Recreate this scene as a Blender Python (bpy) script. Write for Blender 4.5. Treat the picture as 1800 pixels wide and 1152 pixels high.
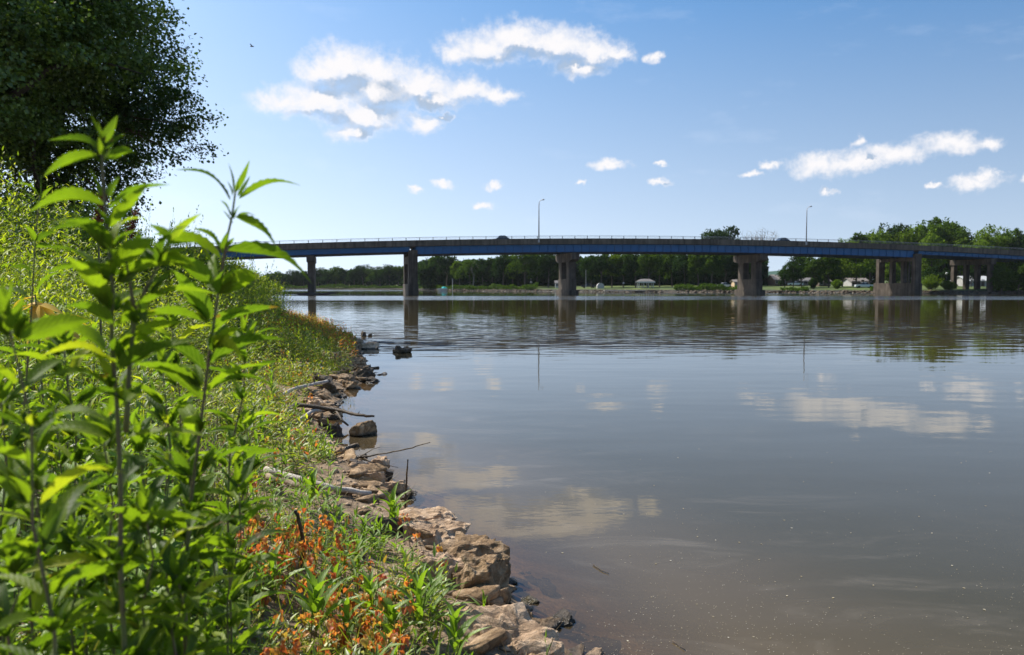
import bpy, math, random
import numpy as np
from mathutils import Vector, noise as mnoise

for o in list(bpy.data.objects): bpy.data.objects.remove(o)
SC = bpy.context.scene
COL = SC.collection
R = math.radians
rng = np.random.default_rng(7)
random.seed(7)

# ------------------------------------------------------------------ camera
CAMZ = 1.75
FPX = 1400.0
PITCH = math.atan(73 / FPX)
cd = bpy.data.cameras.new('camera'); cam = bpy.data.objects.new('camera', cd); COL.objects.link(cam)
cam.location = (0, 0, CAMZ); cam.rotation_euler = (math.pi / 2 - PITCH, 0, 0)
cd.sensor_width = 36; cd.lens = 28; cd.clip_start = 0.05; cd.clip_end = 9000
cd.dof.use_dof = True; cd.dof.focus_distance = 6.0; cd.dof.aperture_fstop = 4.6
SC.camera = cam

# ------------------------------------------------------------------ sun, sky, exposure
SUN_AZ, SUN_EL = -57.0, 50.0          # degrees, azimuth from +Y towards +X
sd = bpy.data.lights.new('sun', 'SUN'); sun = bpy.data.objects.new('sun', sd); COL.objects.link(sun)
sd.energy = 5.0; sd.angle = R(0.53); sd.color = (1.0, 0.95, 0.86)
sv = Vector((math.sin(R(SUN_AZ)) * math.cos(R(SUN_EL)), math.cos(R(SUN_AZ)) * math.cos(R(SUN_EL)), math.sin(R(SUN_EL))))
sun.rotation_euler = sv.to_track_quat('Z', 'Y').to_euler(); sun.location = (0, 0, 60)
SC.view_settings.view_transform = 'Standard'; SC.view_settings.look = 'None'
SC.view_settings.exposure = 0.58; SC.view_settings.gamma = 1.0

def ray(px, py):
    dx = (px - 900) / FPX; dy = -(py - 576) / FPX
    return Vector((dx, math.cos(PITCH) + dy * math.sin(PITCH), -math.sin(PITCH) + dy * math.cos(PITCH)))
def at(px, py, Y):
    d = ray(px, py); k = Y / d.y
    return Vector((d.x * k, Y, CAMZ + d.z * k))
def on(px, py, z=0.0):
    d = ray(px, py); k = (z - CAMZ) / d.z
    return Vector((d.x * k, d.y * k, z))

AIR, DUST, OZ, SAT, TINT = .95, 1.5, 4.2, 1.22, (1.10, 1.16, 1.08)
# (photo x, y, radius x, radius y) of the cumulus puffs, turned into azimuth / elevation
CLOUDS = [(605,118,62,36),(665,128,62,32),(560,128,42,24),(735,150,62,26),(815,160,52,20),(872,168,40,12),(770,176,40,14),
 (560,178,80,26),(495,180,44,16),(640,206,58,24),(622,236,38,12),(745,218,30,15),(778,205,16,7),(668,160,70,26),
 (905,66,72,28),(845,84,62,25),(800,96,30,14),(975,80,80,27),(1050,92,52,22),(1020,120,42,14),(1092,98,22,13),
 (1147,101,16,9),(1073,290,32,8),(1157,318,19,6),(865,327,17,7),(776,327,17,5),(732,332,13,5),(850,359,18,6),(1157,290,11,4),
 (1500,285,62,17),(1436,292,50,17),(1572,270,56,14),(1672,252,60,17),(1738,250,28,9),(1506,248,14,10),(1350,292,18,6),(1322,310,22,5),
 (1455,336,13,8),(1712,322,42,12),(1735,309,17,9),(1797,312,12,9),(1640,323,11,4),(1025,321,7,4)]

w = bpy.data.worlds.new("World"); SC.world = w; w.use_nodes = True
def build_world():
    nt = w.node_tree; N = nt.nodes; L = nt.links; N.clear()
    def M(op, a, b=None, c=None, clamp=False):
        n = N.new('ShaderNodeMath'); n.operation = op; n.use_clamp = clamp
        for i, v in enumerate((a, b, c)):
            if v is None: continue
            if isinstance(v, (int, float)): n.inputs[i].default_value = v
            else: L.new(v, n.inputs[i])
        return n.outputs[0]
    def VM(op, a, b=None, c=None, out=0):
        n = N.new('ShaderNodeVectorMath'); n.operation = op
        for i, v in enumerate((a, b, c)):
            if v is None: continue
            if isinstance(v, tuple): n.inputs[i].default_value = v
            else: L.new(v, n.inputs[i])
        return n.outputs[out]
    sky = N.new('ShaderNodeTexSky'); sky.sky_type = 'NISHITA'; sky.sun_disc = False
    sky.sun_elevation = R(SUN_EL); sky.sun_rotation = R(SUN_AZ); sky.altitude = 0
    sky.air_density = AIR; sky.dust_density = DUST; sky.ozone_density = OZ
    tc = N.new('ShaderNodeTexCoord'); d = VM('NORMALIZE', tc.outputs['Generated'])
    sp = N.new('ShaderNodeSeparateXYZ'); L.new(d, sp.inputs[0])
    L.new(VM('ADD', d, (0, 0, .17)), sky.inputs['Vector'])
    az = M('ARCTAN2', sp.outputs[0], sp.outputs[1]); el = M('ARCSINE', sp.outputs[2])
    cb = N.new('ShaderNodeCombineXYZ'); L.new(az, cb.inputs[0]); L.new(el, cb.inputs[1]); p0 = cb.outputs[0]
    def nz(p, scale, det, rough=.6, out='Fac'):
        n = N.new('ShaderNodeTexNoise'); n.inputs['Scale'].default_value = scale; n.inputs['Detail'].default_value = det
        n.inputs['Roughness'].default_value = rough; L.new(p, n.inputs['Vector']); return n.outputs[out]
    warp = VM('SUBTRACT', nz(p0, 38, 6, .62, 'Color'), (.5, .5, .5))
    warp = VM('MULTIPLY', warp, (.046, .028, 0))
    def field(p):
        q = VM('ADD', p, warp); acc = None
        for x, y, rx, ry in CLOUDS:
            dr = ray(x, y).normalized(); ca, ce = math.atan2(dr.x, dr.y), math.asin(dr.z)
            d2 = ray(x + rx, y).normalized(); d3 = ray(x, y - ry).normalized()
            ax = 1.25 * abs(math.atan2(d2.x, d2.y) - ca); ay = 1.3 * abs(math.asin(d3.z) - ce)
            l = VM('LENGTH', VM('MULTIPLY_ADD', q, (1 / ax, 1 / ay, 0), (-ca / ax, -ce / ay, 0)), out=1)
            l = M('MULTIPLY_ADD', l, min(rx, 60) / 60 + .35, 1 - (min(rx, 60) / 60 + .35)) if False else l
            if acc is None: acc = l
            else:
                n = N.new('ShaderNodeMath'); n.operation = 'SMOOTH_MIN'; L.new(acc, n.inputs[0]); L.new(l, n.inputs[1])
                n.inputs[2].default_value = .45; acc = n.outputs[0]
        return M('SUBTRACT', 1.0, acc)
    f0 = field(p0)
    f1 = field(VM('ADD', p0, (-.010, .020, 0)))
    fine = nz(p0, 75, 8, .62)
    den = M('ADD', f0, M('MULTIPLY', M('SUBTRACT', fine, .5), 1.2))
    mask = N.new('ShaderNodeMapRange'); mask.interpolation_type = 'SMOOTHSTEP'
    L.new(den, mask.inputs[0]); mask.inputs[1].default_value = -.22; mask.inputs[2].default_value = .85
    # thin wisps
    wn = nz(VM('MULTIPLY', p0, (1, 3.2, 1)), 5.5, 8, .66)
    wm = N.new('ShaderNodeMapRange'); L.new(wn, wm.inputs[0]); wm.inputs[1].default_value = .56; wm.inputs[2].default_value = .85
    wm.inputs[4].default_value = .16
    # shading: thick part above = darker base
    sh = M('MULTIPLY', M('SUBTRACT', f1, f0), 3.6)
    sh = M('ADD', sh, M('MULTIPLY', M('SUBTRACT', nz(p0, 60, 5, .6), .5), 1.5))
    thick = N.new('ShaderNodeMapRange'); L.new(f0, thick.inputs[0]); thick.inputs[1].default_value = .08; thick.inputs[2].default_value = .5
    sh = M('MULTIPLY', M('ADD', sh, .42), thick.outputs[0], clamp=True)
    cm = N.new('ShaderNodeMix'); cm.data_type = 'RGBA'; L.new(sh, cm.inputs[0])
    cm.inputs[6].default_value = (5.9, 5.8, 5.9, 1); cm.inputs[7].default_value = (2.7, 3.3, 4.2, 1)
    hs = N.new('ShaderNodeHueSaturation'); sr = N.new('ShaderNodeMapRange'); L.new(el, sr.inputs[0]); sr.inputs[1].default_value = .0; sr.inputs[2].default_value = .34; sr.inputs[3].default_value = .50; sr.inputs[4].default_value = SAT; L.new(sr.outputs[0], hs.inputs['Saturation'])
    L.new(VM('MULTIPLY', sky.outputs[0], TINT), hs.inputs['Color'])
    m1 = N.new('ShaderNodeMix'); m1.data_type = 'RGBA'; L.new(wm.outputs[0], m1.inputs[0]); L.new(hs.outputs[0], m1.inputs[6]); m1.inputs[7].default_value = (7, 7.2, 7.8, 1)
    m2 = N.new('ShaderNodeMix'); m2.data_type = 'RGBA'; L.new(mask.outputs[0], m2.inputs[0]); L.new(m1.outputs[2], m2.inputs[6]); L.new(cm.outputs[2], m2.inputs[7])
    bg = N.new('ShaderNodeBackground'); bg.inputs[1].default_value = .112; L.new(m2.outputs[2], bg.inputs[0])
    out = N.new('ShaderNodeOutputWorld'); L.new(bg.outputs[0], out.inputs[0])
    w.cycles.sampling_method = 'MANUAL'; w.cycles.sample_map_resolution = 512
build_world()

# ------------------------------------------------------------------ helpers
def tag(o, label=None, cat=None, group=None, kind=None):
    if label: o['label'] = label
    if cat: o['category'] = cat
    if group: o['group'] = group
    if kind: o['kind'] = kind
    return o
def empty(name, loc, rz=0):
    o = bpy.data.objects.new(name, None); COL.objects.link(o); o.location = loc; o.rotation_euler = (0, 0, rz)
    o.empty_display_size = .2
    return o
def mesh_np(name, V, F, uv=None, smooth=False):
    """V (n,3); F (m,k) uniform faces or list of faces"""
    me = bpy.data.meshes.new(name)
    V = np.asarray(V, dtype=np.float32)
    if isinstance(F, np.ndarray):
        m, k = F.shape
        me.vertices.add(len(V)); me.vertices.foreach_set('co', V.ravel())
        me.loops.add(m * k); me.loops.foreach_set('vertex_index', F.astype(np.int32).ravel())
        me.polygons.add(m); me.polygons.foreach_set('loop_start', np.arange(0, m * k, k, dtype=np.int32))
        me.polygons.foreach_set('loop_total', np.full(m, k, dtype=np.int32))
        if uv is not None:
            l = me.uv_layers.new(name='uv'); l.data.foreach_set('uv', np.asarray(uv, dtype=np.float32)[F.ravel()].ravel())
        me.update(calc_edges=True); me.validate()
    else:
        me.from_pydata([tuple(map(float, v)) for v in V], [], F); me.update()
    if smooth: me.polygons.foreach_set('use_smooth', np.ones(len(me.polygons), dtype=bool))
    return me
def obj(name, me, mat, parent=None, loc=None):
    o = bpy.data.objects.new(name, me); COL.objects.link(o)
    if mat and not me.materials: me.materials.append(mat)
    if parent: o.parent = parent
    if loc is not None: o.location = loc
    return o
class MB:
    def __init__(s): s.V = []; s.F = []
    def add(s, V, F):
        n = len(s.V); s.V += [tuple(v) for v in V]; s.F += [tuple(i + n for i in f) for f in F]; return s
    def box(s, x0, y0, z0, x1, y1, z1, fr=None):
        P = [(x0,y0,z0),(x1,y0,z0),(x1,y1,z0),(x0,y1,z0),(x0,y0,z1),(x1,y0,z1),(x1,y1,z1),(x0,y1,z1)]
        if fr: P = [fr(*p) for p in P]
        return s.add(P, [(0,3,2,1),(4,5,6,7),(0,1,5,4),(1,2,6,5),(2,3,7,6),(3,0,4,7)])
    def tube(s, pts, rad, n=6, cap=True, jit=0):
        pts = [Vector(p) for p in pts]; rings = []
        for i, p in enumerate(pts):
            t = (pts[min(i + 1, len(pts) - 1)] - pts[max(i - 1, 0)]).normalized()
            a = t.cross(Vector((0, 0, 1)) if abs(t.z) < .9 else Vector((1, 0, 0))).normalized(); b = t.cross(a)
            r = rad[i] if hasattr(rad, '__len__') else rad
            rings.append([p + (a * math.cos(2*math.pi*k/n) + b * math.sin(2*math.pi*k/n)) * r * (1 + random.uniform(-jit, jit)) for k in range(n)])
        F = [(i*n+k, i*n+(k+1) % n, (i+1)*n+(k+1) % n, (i+1)*n+k) for i in range(len(pts)-1) for k in range(n)]
        if cap: F += [tuple(range(n))[::-1], tuple((len(pts)-1)*n+k for k in range(n))]
        return s.add([v for r in rings for v in r], F)
    def build(s, name, mat, parent=None, smooth=False, loc=None):
        return obj(name, mesh_np(name, s.V, s.F, smooth=smooth), mat, parent, loc)

def nodes(name):
    m = bpy.data.materials.new(name); m.use_nodes = True; nt = m.node_tree; nt.nodes.clear()
    return m, nt, nt.nodes, nt.links
def ramp(N, L, src, stops):
    r = N.new('ShaderNodeValToRGB'); L.new(src, r.inputs[0])
    while len(r.color_ramp.elements) < len(stops): r.color_ramp.elements.new(.5)
    for e, (p, c) in zip(r.color_ramp.elements, stops): e.position = p; e.color = (*c, 1)
    return r.outputs[0]
def tnoise(N, L, scale, det=5, rough=.55, vec=None, dist=0):
    n = N.new('ShaderNodeTexNoise'); n.inputs['Scale'].default_value = scale; n.inputs['Detail'].default_value = det
    n.inputs['Roughness'].default_value = rough; n.inputs['Distortion'].default_value = dist
    if vec is not None: L.new(vec, n.inputs['Vector'])
    return n
def mat_noise(name, stops, scale=3, rough=.9, bump=.3, bscale=20, spec=.3, metallic=0, coord='Object', bdist=.02):
    m, nt, N, L = nodes(name); tc = N.new('ShaderNodeTexCoord'); v = tc.outputs[coord]
    n = tnoise(N, L, scale, 7, .6, v)
    b = N.new('ShaderNodeBsdfPrincipled'); L.new(ramp(N, L, n.outputs[0], stops), b.inputs['Base Color'])
    b.inputs['Roughness'].default_value = rough; b.inputs['Specular IOR Level'].default_value = spec; b.inputs['Metallic'].default_value = metallic
    n2 = tnoise(N, L, bscale, 6, .6, v); bp = N.new('ShaderNodeBump'); bp.inputs['Strength'].default_value = bump; bp.inputs['Distance'].default_value = bdist
    L.new(n2.outputs[0], bp.inputs['Height']); L.new(bp.outputs[0], b.inputs['Normal'])
    o = N.new('ShaderNodeOutputMaterial'); L.new(b.outputs[0], o.inputs[0]); return m
def mat_leaf(name, stops, trans=.5, tcol=(1.35, 1.5, .45), rough=.45, gloss=.06, veins=False):
    """diffuse + translucent leaf, a shade per leaf"""
    m, nt, N, L = nodes(name); g = N.new('ShaderNodeNewGeometry')
    col = ramp(N, L, g.outputs['Random Per Island'], stops)
    bpn = None
    if veins:
        tc = N.new('ShaderNodeTexCoord'); sp = N.new('ShaderNodeSeparateXYZ'); L.new(tc.outputs['UV'], sp.inputs[0])
        def M(op, a, b=None):
            n = N.new('ShaderNodeMath'); n.operation = op
            for i, v in enumerate((a, b)):
                if v is None: continue
                if isinstance(v, (int, float)): n.inputs[i].default_value = v
                else: L.new(v, n.inputs[i])
            return n.outputs[0]
        au = M('ABSOLUTE', M('SUBTRACT', sp.outputs[0], .5))
        ph = M('SUBTRACT', M('MULTIPLY', sp.outputs[1], 62), M('MULTIPLY', au, 26))
        vn = M('POWER', M('ABSOLUTE', M('COSINE', M('MULTIPLY', ph, .5))), 14)
        mid = N.new('ShaderNodeMapRange'); L.new(au, mid.inputs[0]); mid.inputs[1].default_value = .0; mid.inputs[2].default_value = .035; mid.inputs[3].default_value = 1; mid.inputs[4].default_value = 0
        vv = M('MAXIMUM', M('MULTIPLY', vn, .45), mid.outputs[0])
        mx = N.new('ShaderNodeMix'); mx.data_type = 'RGBA'; L.new(M('MULTIPLY', vv, .62), mx.inputs[0]); L.new(col, mx.inputs[6]); mx.inputs[7].default_value = (.20, .27, .075, 1)
        col = mx.outputs[2]
        n = tnoise(N, L, 60, 4, .6, tc.outputs['Object'])
        mx2 = N.new('ShaderNodeMix'); mx2.data_type = 'RGBA'; mx2.blend_type = 'MULTIPLY'; mx2.inputs[0].default_value = .5
        L.new(col, mx2.inputs[6]); L.new(ramp(N, L, n.outputs[0], [(.3, (.62, .66, .6)), (.7, (1.1, 1.08, 1.0))]), mx2.inputs[7]); col = mx2.outputs[2]
        n5 = tnoise(N, L, 34, 3, .6, tc.outputs['Object']); n6 = tnoise(N, L, 9, 2, .6, tc.outputs['Object'])
        sp5 = N.new('ShaderNodeMapRange'); L.new(M('ADD', n5.outputs[0], M('MULTIPLY', n6.outputs[0], .7)), sp5.inputs[0]); sp5.inputs[1].default_value = 1.08; sp5.inputs[2].default_value = 1.14
        mx3 = N.new('ShaderNodeMix'); mx3.data_type = 'RGBA'; L.new(sp5.outputs[0], mx3.inputs[0]); L.new(col, mx3.inputs[6]); mx3.inputs[7].default_value = (.16, .10, .035, 1); col = mx3.outputs[2]
        bpn = N.new('ShaderNodeBump'); bpn.inputs['Strength'].default_value = .5; bpn.inputs['Distance'].default_value = .002; bpn.invert = True
        L.new(vv, bpn.inputs['Height'])
    df = N.new('ShaderNodeBsdfDiffuse'); L.new(col, df.inputs[0])
    tr = N.new('ShaderNodeBsdfTranslucent'); tm = N.new('ShaderNodeVectorMath'); tm.operation = 'MULTIPLY'; L.new(col, tm.inputs[0]); tm.inputs[1].default_value = tcol
    L.new(tm.outputs[0], tr.inputs[0])
    a = N.new('ShaderNodeMixShader'); a.inputs[0].default_value = trans; L.new(df.outputs[0], a.inputs[1]); L.new(tr.outputs[0], a.inputs[2])
    gl = N.new('ShaderNodeBsdfGlossy'); gl.inputs['Roughness'].default_value = rough
    b = N.new('ShaderNodeMixShader'); b.inputs[0].default_value = gloss; L.new(a.outputs[0], b.inputs[1]); L.new(gl.outputs[0], b.inputs[2])
    if bpn:
        for s in (df, tr, gl): L.new(bpn.outputs[0], s.inputs['Normal'])
    o = N.new('ShaderNodeOutputMaterial'); L.new(b.outputs[0], o.inputs[0]); return m

# ------------------------------------------------------------------ materials
M_ = {}
M_['weed'] = mat_leaf('weed_leaf', [(0, (.045, .085, .012)), (.4, (.10, .165, .015)), (.8, (.18, .25, .020)), (.97, (.26, .32, .028)), (1, (.36, .34, .035))], .60, (1.5, 1.62, .40), .5, .018, True)
M_['weedstem'] = mat_noise('weed_stem', [(.35, (.13, .16, .045)), (.65, (.15, .10, .06))], 14, .6, .2, 120)
M_['under'] = mat_leaf('undergrowth_leaf', [(0, (.055, .09, .010)), (.35, (.14, .20, .014)), (.7, (.26, .32, .018)), (1, (.44, .44, .045))], .55, (1.5, 1.6, .5), .5, .05)
M_['cover'] = mat_leaf('cover_leaf', [(0, (.06, .09, .010)), (.3, (.14, .19, .015)), (.7, (.28, .33, .022)), (.92, (.44, .42, .05)), (1, (.40, .20, .05))], .45, (1.4, 1.5, .5), .45, .05)
M_['coverv'] = mat_leaf('broad_leaf', [(0, (.13, .22, .02)), (1, (.25, .37, .035))], .5, (1.4, 1.5, .5), .5, .04, True)
M_['grass'] = mat_leaf('grass_blade', [(0, (.14, .20, .014)), (.7, (.27, .33, .025)), (1, (.44, .40, .10))], .45, (1.4, 1.5, .5), .5, .05)
M_['dry'] = mat_leaf('dry_stalk', [(0, (.16, .10, .05)), (.6, (.34, .25, .13)), (1, (.5, .42, .28))], .15, (1, 1, 1), .6, .03)
M_['orange'] = mat_leaf('orange_leaf', [(0, (.42, .09, .035)), (.45, (.60, .19, .05)), (.75, (.62, .31, .07)), (1, (.34, .33, .06))], .5, (1.4, 1.3, .8), .5, .04)
M_['yellow'] = mat_leaf('yellow_leaf', [(0, (.55, .36, .05)), (1, (.62, .46, .10))], .4, (1.3, 1.2, .6), .5, .04)
M_['rust'] = mat_leaf('rust_leaf', [(0, (.10, .17, .015)), (.45, (.28, .33, .025)), (.6, (.66, .32, .05)), (.85, (.62, .16, .04)), (1, (.30, .08, .03))], .6, (1.5, 1.4, .8), .5, .04)
M_['bigtree'] = mat_leaf('maple_leaf', [(0, (.026, .05, .010)), (.7, (.045, .08, .014)), (1, (.075, .12, .022))], .38, (1.4, 1.55, .45), .4, .04)
M_['bigtree2'] = mat_leaf('maple_leaf_pale', [(0, (.06, .10, .018)), (.7, (.11, .17, .028)), (1, (.20, .27, .05))], .38, (1.4, 1.5, .5), .4, .05)
TREEM = [mat_leaf('tree_leaf_dark', [(0, (.016, .034, .012)), (1, (.034, .062, .016))], .35, (1.2, 1.35, .5), .6, .0),
         mat_leaf('tree_leaf_mid', [(0, (.035, .062, .013)), (1, (.07, .115, .018))], .35, (1.3, 1.45, .5), .6, .0),
         mat_leaf('tree_leaf_pale', [(0, (.07, .115, .015)), (1, (.14, .20, .028))], .4, (1.3, 1.45, .5), .6, .0)]
M_['bark'] = mat_noise('bark', [(.3, (.05, .04, .03)), (.7, (.14, .115, .09))], 4, .9, .8, 14)
M_['deadbark'] = mat_noise('dead_bark', [(.3, (.20, .17, .15)), (.7, (.36, .32, .28))], 4, .9, .5, 14)
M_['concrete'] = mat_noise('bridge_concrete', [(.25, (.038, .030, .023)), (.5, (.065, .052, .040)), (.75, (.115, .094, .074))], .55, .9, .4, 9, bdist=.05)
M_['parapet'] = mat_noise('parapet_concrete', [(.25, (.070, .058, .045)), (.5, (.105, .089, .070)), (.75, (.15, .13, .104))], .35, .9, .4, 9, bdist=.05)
M_['blue'] = mat_noise('blue_girder_paint', [(.3, (.003, .075, .21)), (.7, (.006, .105, .28))], .5, .5, .1, 5, .4)
M_['darksteel'] = mat_noise('dark_steel', [(.3, (.012, .016, .022)), (.7, (.03, .035, .04))], 2, .6, .1, 10)
M_['rail'] = mat_noise('galvanised_rail', [(.3, (.30, .30, .30)), (.7, (.42, .42, .42))], 3, .5, .1, 20, .5, .3)
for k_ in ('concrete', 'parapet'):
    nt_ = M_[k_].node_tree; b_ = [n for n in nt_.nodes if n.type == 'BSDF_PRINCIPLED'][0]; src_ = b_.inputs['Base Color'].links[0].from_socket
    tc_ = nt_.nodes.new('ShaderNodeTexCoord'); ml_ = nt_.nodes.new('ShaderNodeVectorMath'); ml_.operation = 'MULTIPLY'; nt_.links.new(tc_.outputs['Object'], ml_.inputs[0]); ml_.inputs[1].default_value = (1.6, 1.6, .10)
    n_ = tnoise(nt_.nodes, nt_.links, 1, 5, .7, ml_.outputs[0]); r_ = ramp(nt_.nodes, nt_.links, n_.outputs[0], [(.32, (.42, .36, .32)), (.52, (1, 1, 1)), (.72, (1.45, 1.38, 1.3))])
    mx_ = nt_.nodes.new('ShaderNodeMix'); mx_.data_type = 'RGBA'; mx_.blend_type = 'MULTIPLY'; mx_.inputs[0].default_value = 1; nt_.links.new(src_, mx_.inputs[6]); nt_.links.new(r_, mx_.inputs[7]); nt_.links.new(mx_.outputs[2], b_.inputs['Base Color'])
M_['asphalt'] = mat_noise('asphalt', [(.3, (.04, .04, .04)), (.7, (.065, .065, .062))], 3, .95, .3, 80)
M_['white'] = mat_noise('white_paint', [(.3, (.38, .38, .37)), (.7, (.5, .5, .48))], 2, .6, .1, 30)
M_['roofgrey'] = mat_noise('grey_shingle', [(.3, (.10, .095, .09)), (.7, (.19, .175, .17))], 3, .9, .3, 20)
M_['roofpink'] = mat_noise('faded_red_shingle', [(.3, (.26, .17, .15)), (.7, (.36, .26, .23))], 3, .9, .3, 20)
M_['rooftan'] = mat_noise('pale_roof', [(.3, (.15, .13, .115)), (.7, (.23, .20, .18))], 3, .9, .3, 20)
M_['tan'] = mat_noise('tan_siding', [(.3, (.42, .30, .18)), (.7, (.56, .41, .26))], 2, .85, .2, 20)
M_['brownwall'] = mat_noise('brown_siding', [(.3, (.07, .05, .04)), (.7, (.12, .09, .07))], 2, .85, .2, 20)
M_['greywall'] = mat_noise('grey_siding', [(.3, (.30, .29, .28)), (.7, (.42, .40, .38))], 2, .85, .2, 20)
M_['glass'] = mat_noise('window_glass', [(.3, (.015, .018, .02)), (.7, (.03, .035, .04))], 2, .08, 0, 20, .8)
M_['teal'] = mat_noise('teal_tarp', [(.3, (.02, .38, .36)), (.7, (.04, .50, .46))], 2, .6, .3, 6)
M_['carpaint'] = mat_noise('dark_car_paint', [(.3, (.02, .025, .035)), (.7, (.03, .035, .045))], 2, .25, 0, 20, .6)
M_['carwhite'] = mat_noise('white_car_paint', [(.3, (.55, .58, .62)), (.7, (.6, .63, .67))], 2, .25, 0, 20, .6)
M_['tyre'] = mat_noise('tyre_rubber', [(.3, (.015, .015, .015)), (.7, (.025, .025, .025))], 9, .8, .1, 30)
M_['wood'] = mat_noise('weathered_wood', [(.3, (.14, .10, .07)), (.55, (.27, .20, .14)), (.8, (.42, .34, .26))], 12, .85, .6, 60)
M_['darkwood'] = mat_noise('wet_dark_wood', [(.3, (.03, .022, .016)), (.6, (.09, .065, .045)), (.85, (.17, .13, .10))], 14, .6, .6, 60)
M_['palewood'] = mat_noise('bleached_wood', [(.3, (.30, .25, .20)), (.6, (.52, .46, .40)), (.8, (.66, .60, .54))], 10, .85, .6, 60)
M_['flag'] = mat_noise('flag_cloth', [(.3, (.5, .5, .55)), (.7, (.6, .6, .65))], 2, .8, .1, 30)

def mat_rock(name, c0, c1, c2, moss=0.0):
    m, nt, N, L = nodes(name); tc = N.new('ShaderNodeTexCoord'); g = N.new('ShaderNodeNewGeometry')
    n = tnoise(N, L, 9, 9, .68, tc.outputs['Object'], .6)
    col = ramp(N, L, n.outputs[0], [(.28, c0), (.48, c1), (.72, c2)])
    v = N.new('ShaderNodeTexVoronoi'); v.feature = 'DISTANCE_TO_EDGE'; v.inputs['Scale'].default_value = 5.5
    dv = N.new('ShaderNodeVectorMath'); dv.operation = 'ADD'; L.new(tc.outputs['Object'], dv.inputs[0])
    nw = tnoise(N, L, 7, 4, .6, tc.outputs['Object']); sc = N.new('ShaderNodeVectorMath'); sc.operation = 'SCALE'; sc.inputs[3].default_value = .25
    L.new(nw.outputs['Color'], sc.inputs[0]); L.new(sc.outputs[0], dv.inputs[1]); L.new(dv.outputs[0], v.inputs['Vector'])
    pits = tnoise(N, L, 46, 6, .7, tc.outputs['Object'])
    # algae and wet line just above the water
    sp = N.new('ShaderNodeSeparateXYZ'); L.new(g.outputs['Position'], sp.inputs[0])
    wn = tnoise(N, L, 11, 4, .6, g.outputs['Position'])
    ad = N.new('ShaderNodeMath'); ad.operation = 'MULTIPLY_ADD'; L.new(wn.outputs[0], ad.inputs[0]); ad.inputs[1].default_value = -.05; L.new(sp.outputs[2], ad.inputs[2])
    wr = N.new('ShaderNodeMapRange'); L.new(ad.outputs[0], wr.inputs[0]); wr.inputs[1].default_value = -.01; wr.inputs[2].default_value = .03; wr.inputs[3].default_value = 1; wr.inputs[4].default_value = 0
    mx = N.new('ShaderNodeMix'); mx.data_type = 'RGBA'; L.new(wr.outputs[0], mx.inputs[0]); L.new(col, mx.inputs[6]); mx.inputs[7].default_value = (.045, .032, .017, 1)
    col = mx.outputs[2]
    if moss:
        mn = tnoise(N, L, 5, 6, .7, g.outputs['Position']); mr = N.new('ShaderNodeMapRange'); L.new(mn.outputs[0], mr.inputs[0])
        mr.inputs[1].default_value = .62 - .3 * moss; mr.inputs[2].default_value = .72 - .3 * moss
        mm = N.new('ShaderNodeMix'); mm.data_type = 'RGBA'; L.new(mr.outputs[0], mm.inputs[0]); L.new(col, mm.inputs[6]); mm.inputs[7].default_value = (.075, .055, .018, 1); col = mm.outputs[2]
    b = N.new('ShaderNodeBsdfPrincipled'); L.new(col, b.inputs['Base Color'])
    rr = N.new('ShaderNodeMapRange'); L.new(wr.outputs[0], rr.inputs[0]); rr.inputs[3].default_value = .88; rr.inputs[4].default_value = .25; L.new(rr.outputs[0], b.inputs['Roughness'])
    b1 = N.new('ShaderNodeBump'); b1.inputs['Strength'].default_value = .9; b1.inputs['Distance'].default_value = .025; L.new(pits.outputs[0], b1.inputs['Height'])
    vr = N.new('ShaderNodeMapRange'); L.new(v.outputs[0], vr.inputs[0]); vr.inputs[2].default_value = .06
    b2 = N.new('ShaderNodeBump'); b2.inputs['Strength'].default_value = .35; b2.inputs['Distance'].default_value = .02; L.new(vr.outputs[0], b2.inputs['Height']); L.new(b1.outputs[0], b2.inputs['Normal'])
    b3 = N.new('ShaderNodeBump'); b3.inputs['Strength'].default_value = .8; b3.inputs['Distance'].default_value = .05; L.new(n.outputs[0], b3.inputs['Height']); L.new(b2.outputs[0], b3.inputs['Normal'])
    L.new(b3.outputs[0], b.inputs['Normal'])
    o = N.new('ShaderNodeOutputMaterial'); L.new(b.outputs[0], o.inputs[0]); return m
RK = {'tan': mat_rock('tan_rock', (.17, .10, .055), (.50, .33, .20), (.84, .63, .44)),
      'brown': mat_rock('brown_rock', (.06, .034, .015), (.27, .165, .08), (.68, .48, .30), .12),
      'dark': mat_rock('dark_wet_rock', (.03, .022, .014), (.085, .06, .04), (.19, .145, .10), .3),
      'grey': mat_rock('grey_rock', (.14, .11, .085), (.27, .22, .175), (.46, .39, .32))}

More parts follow.
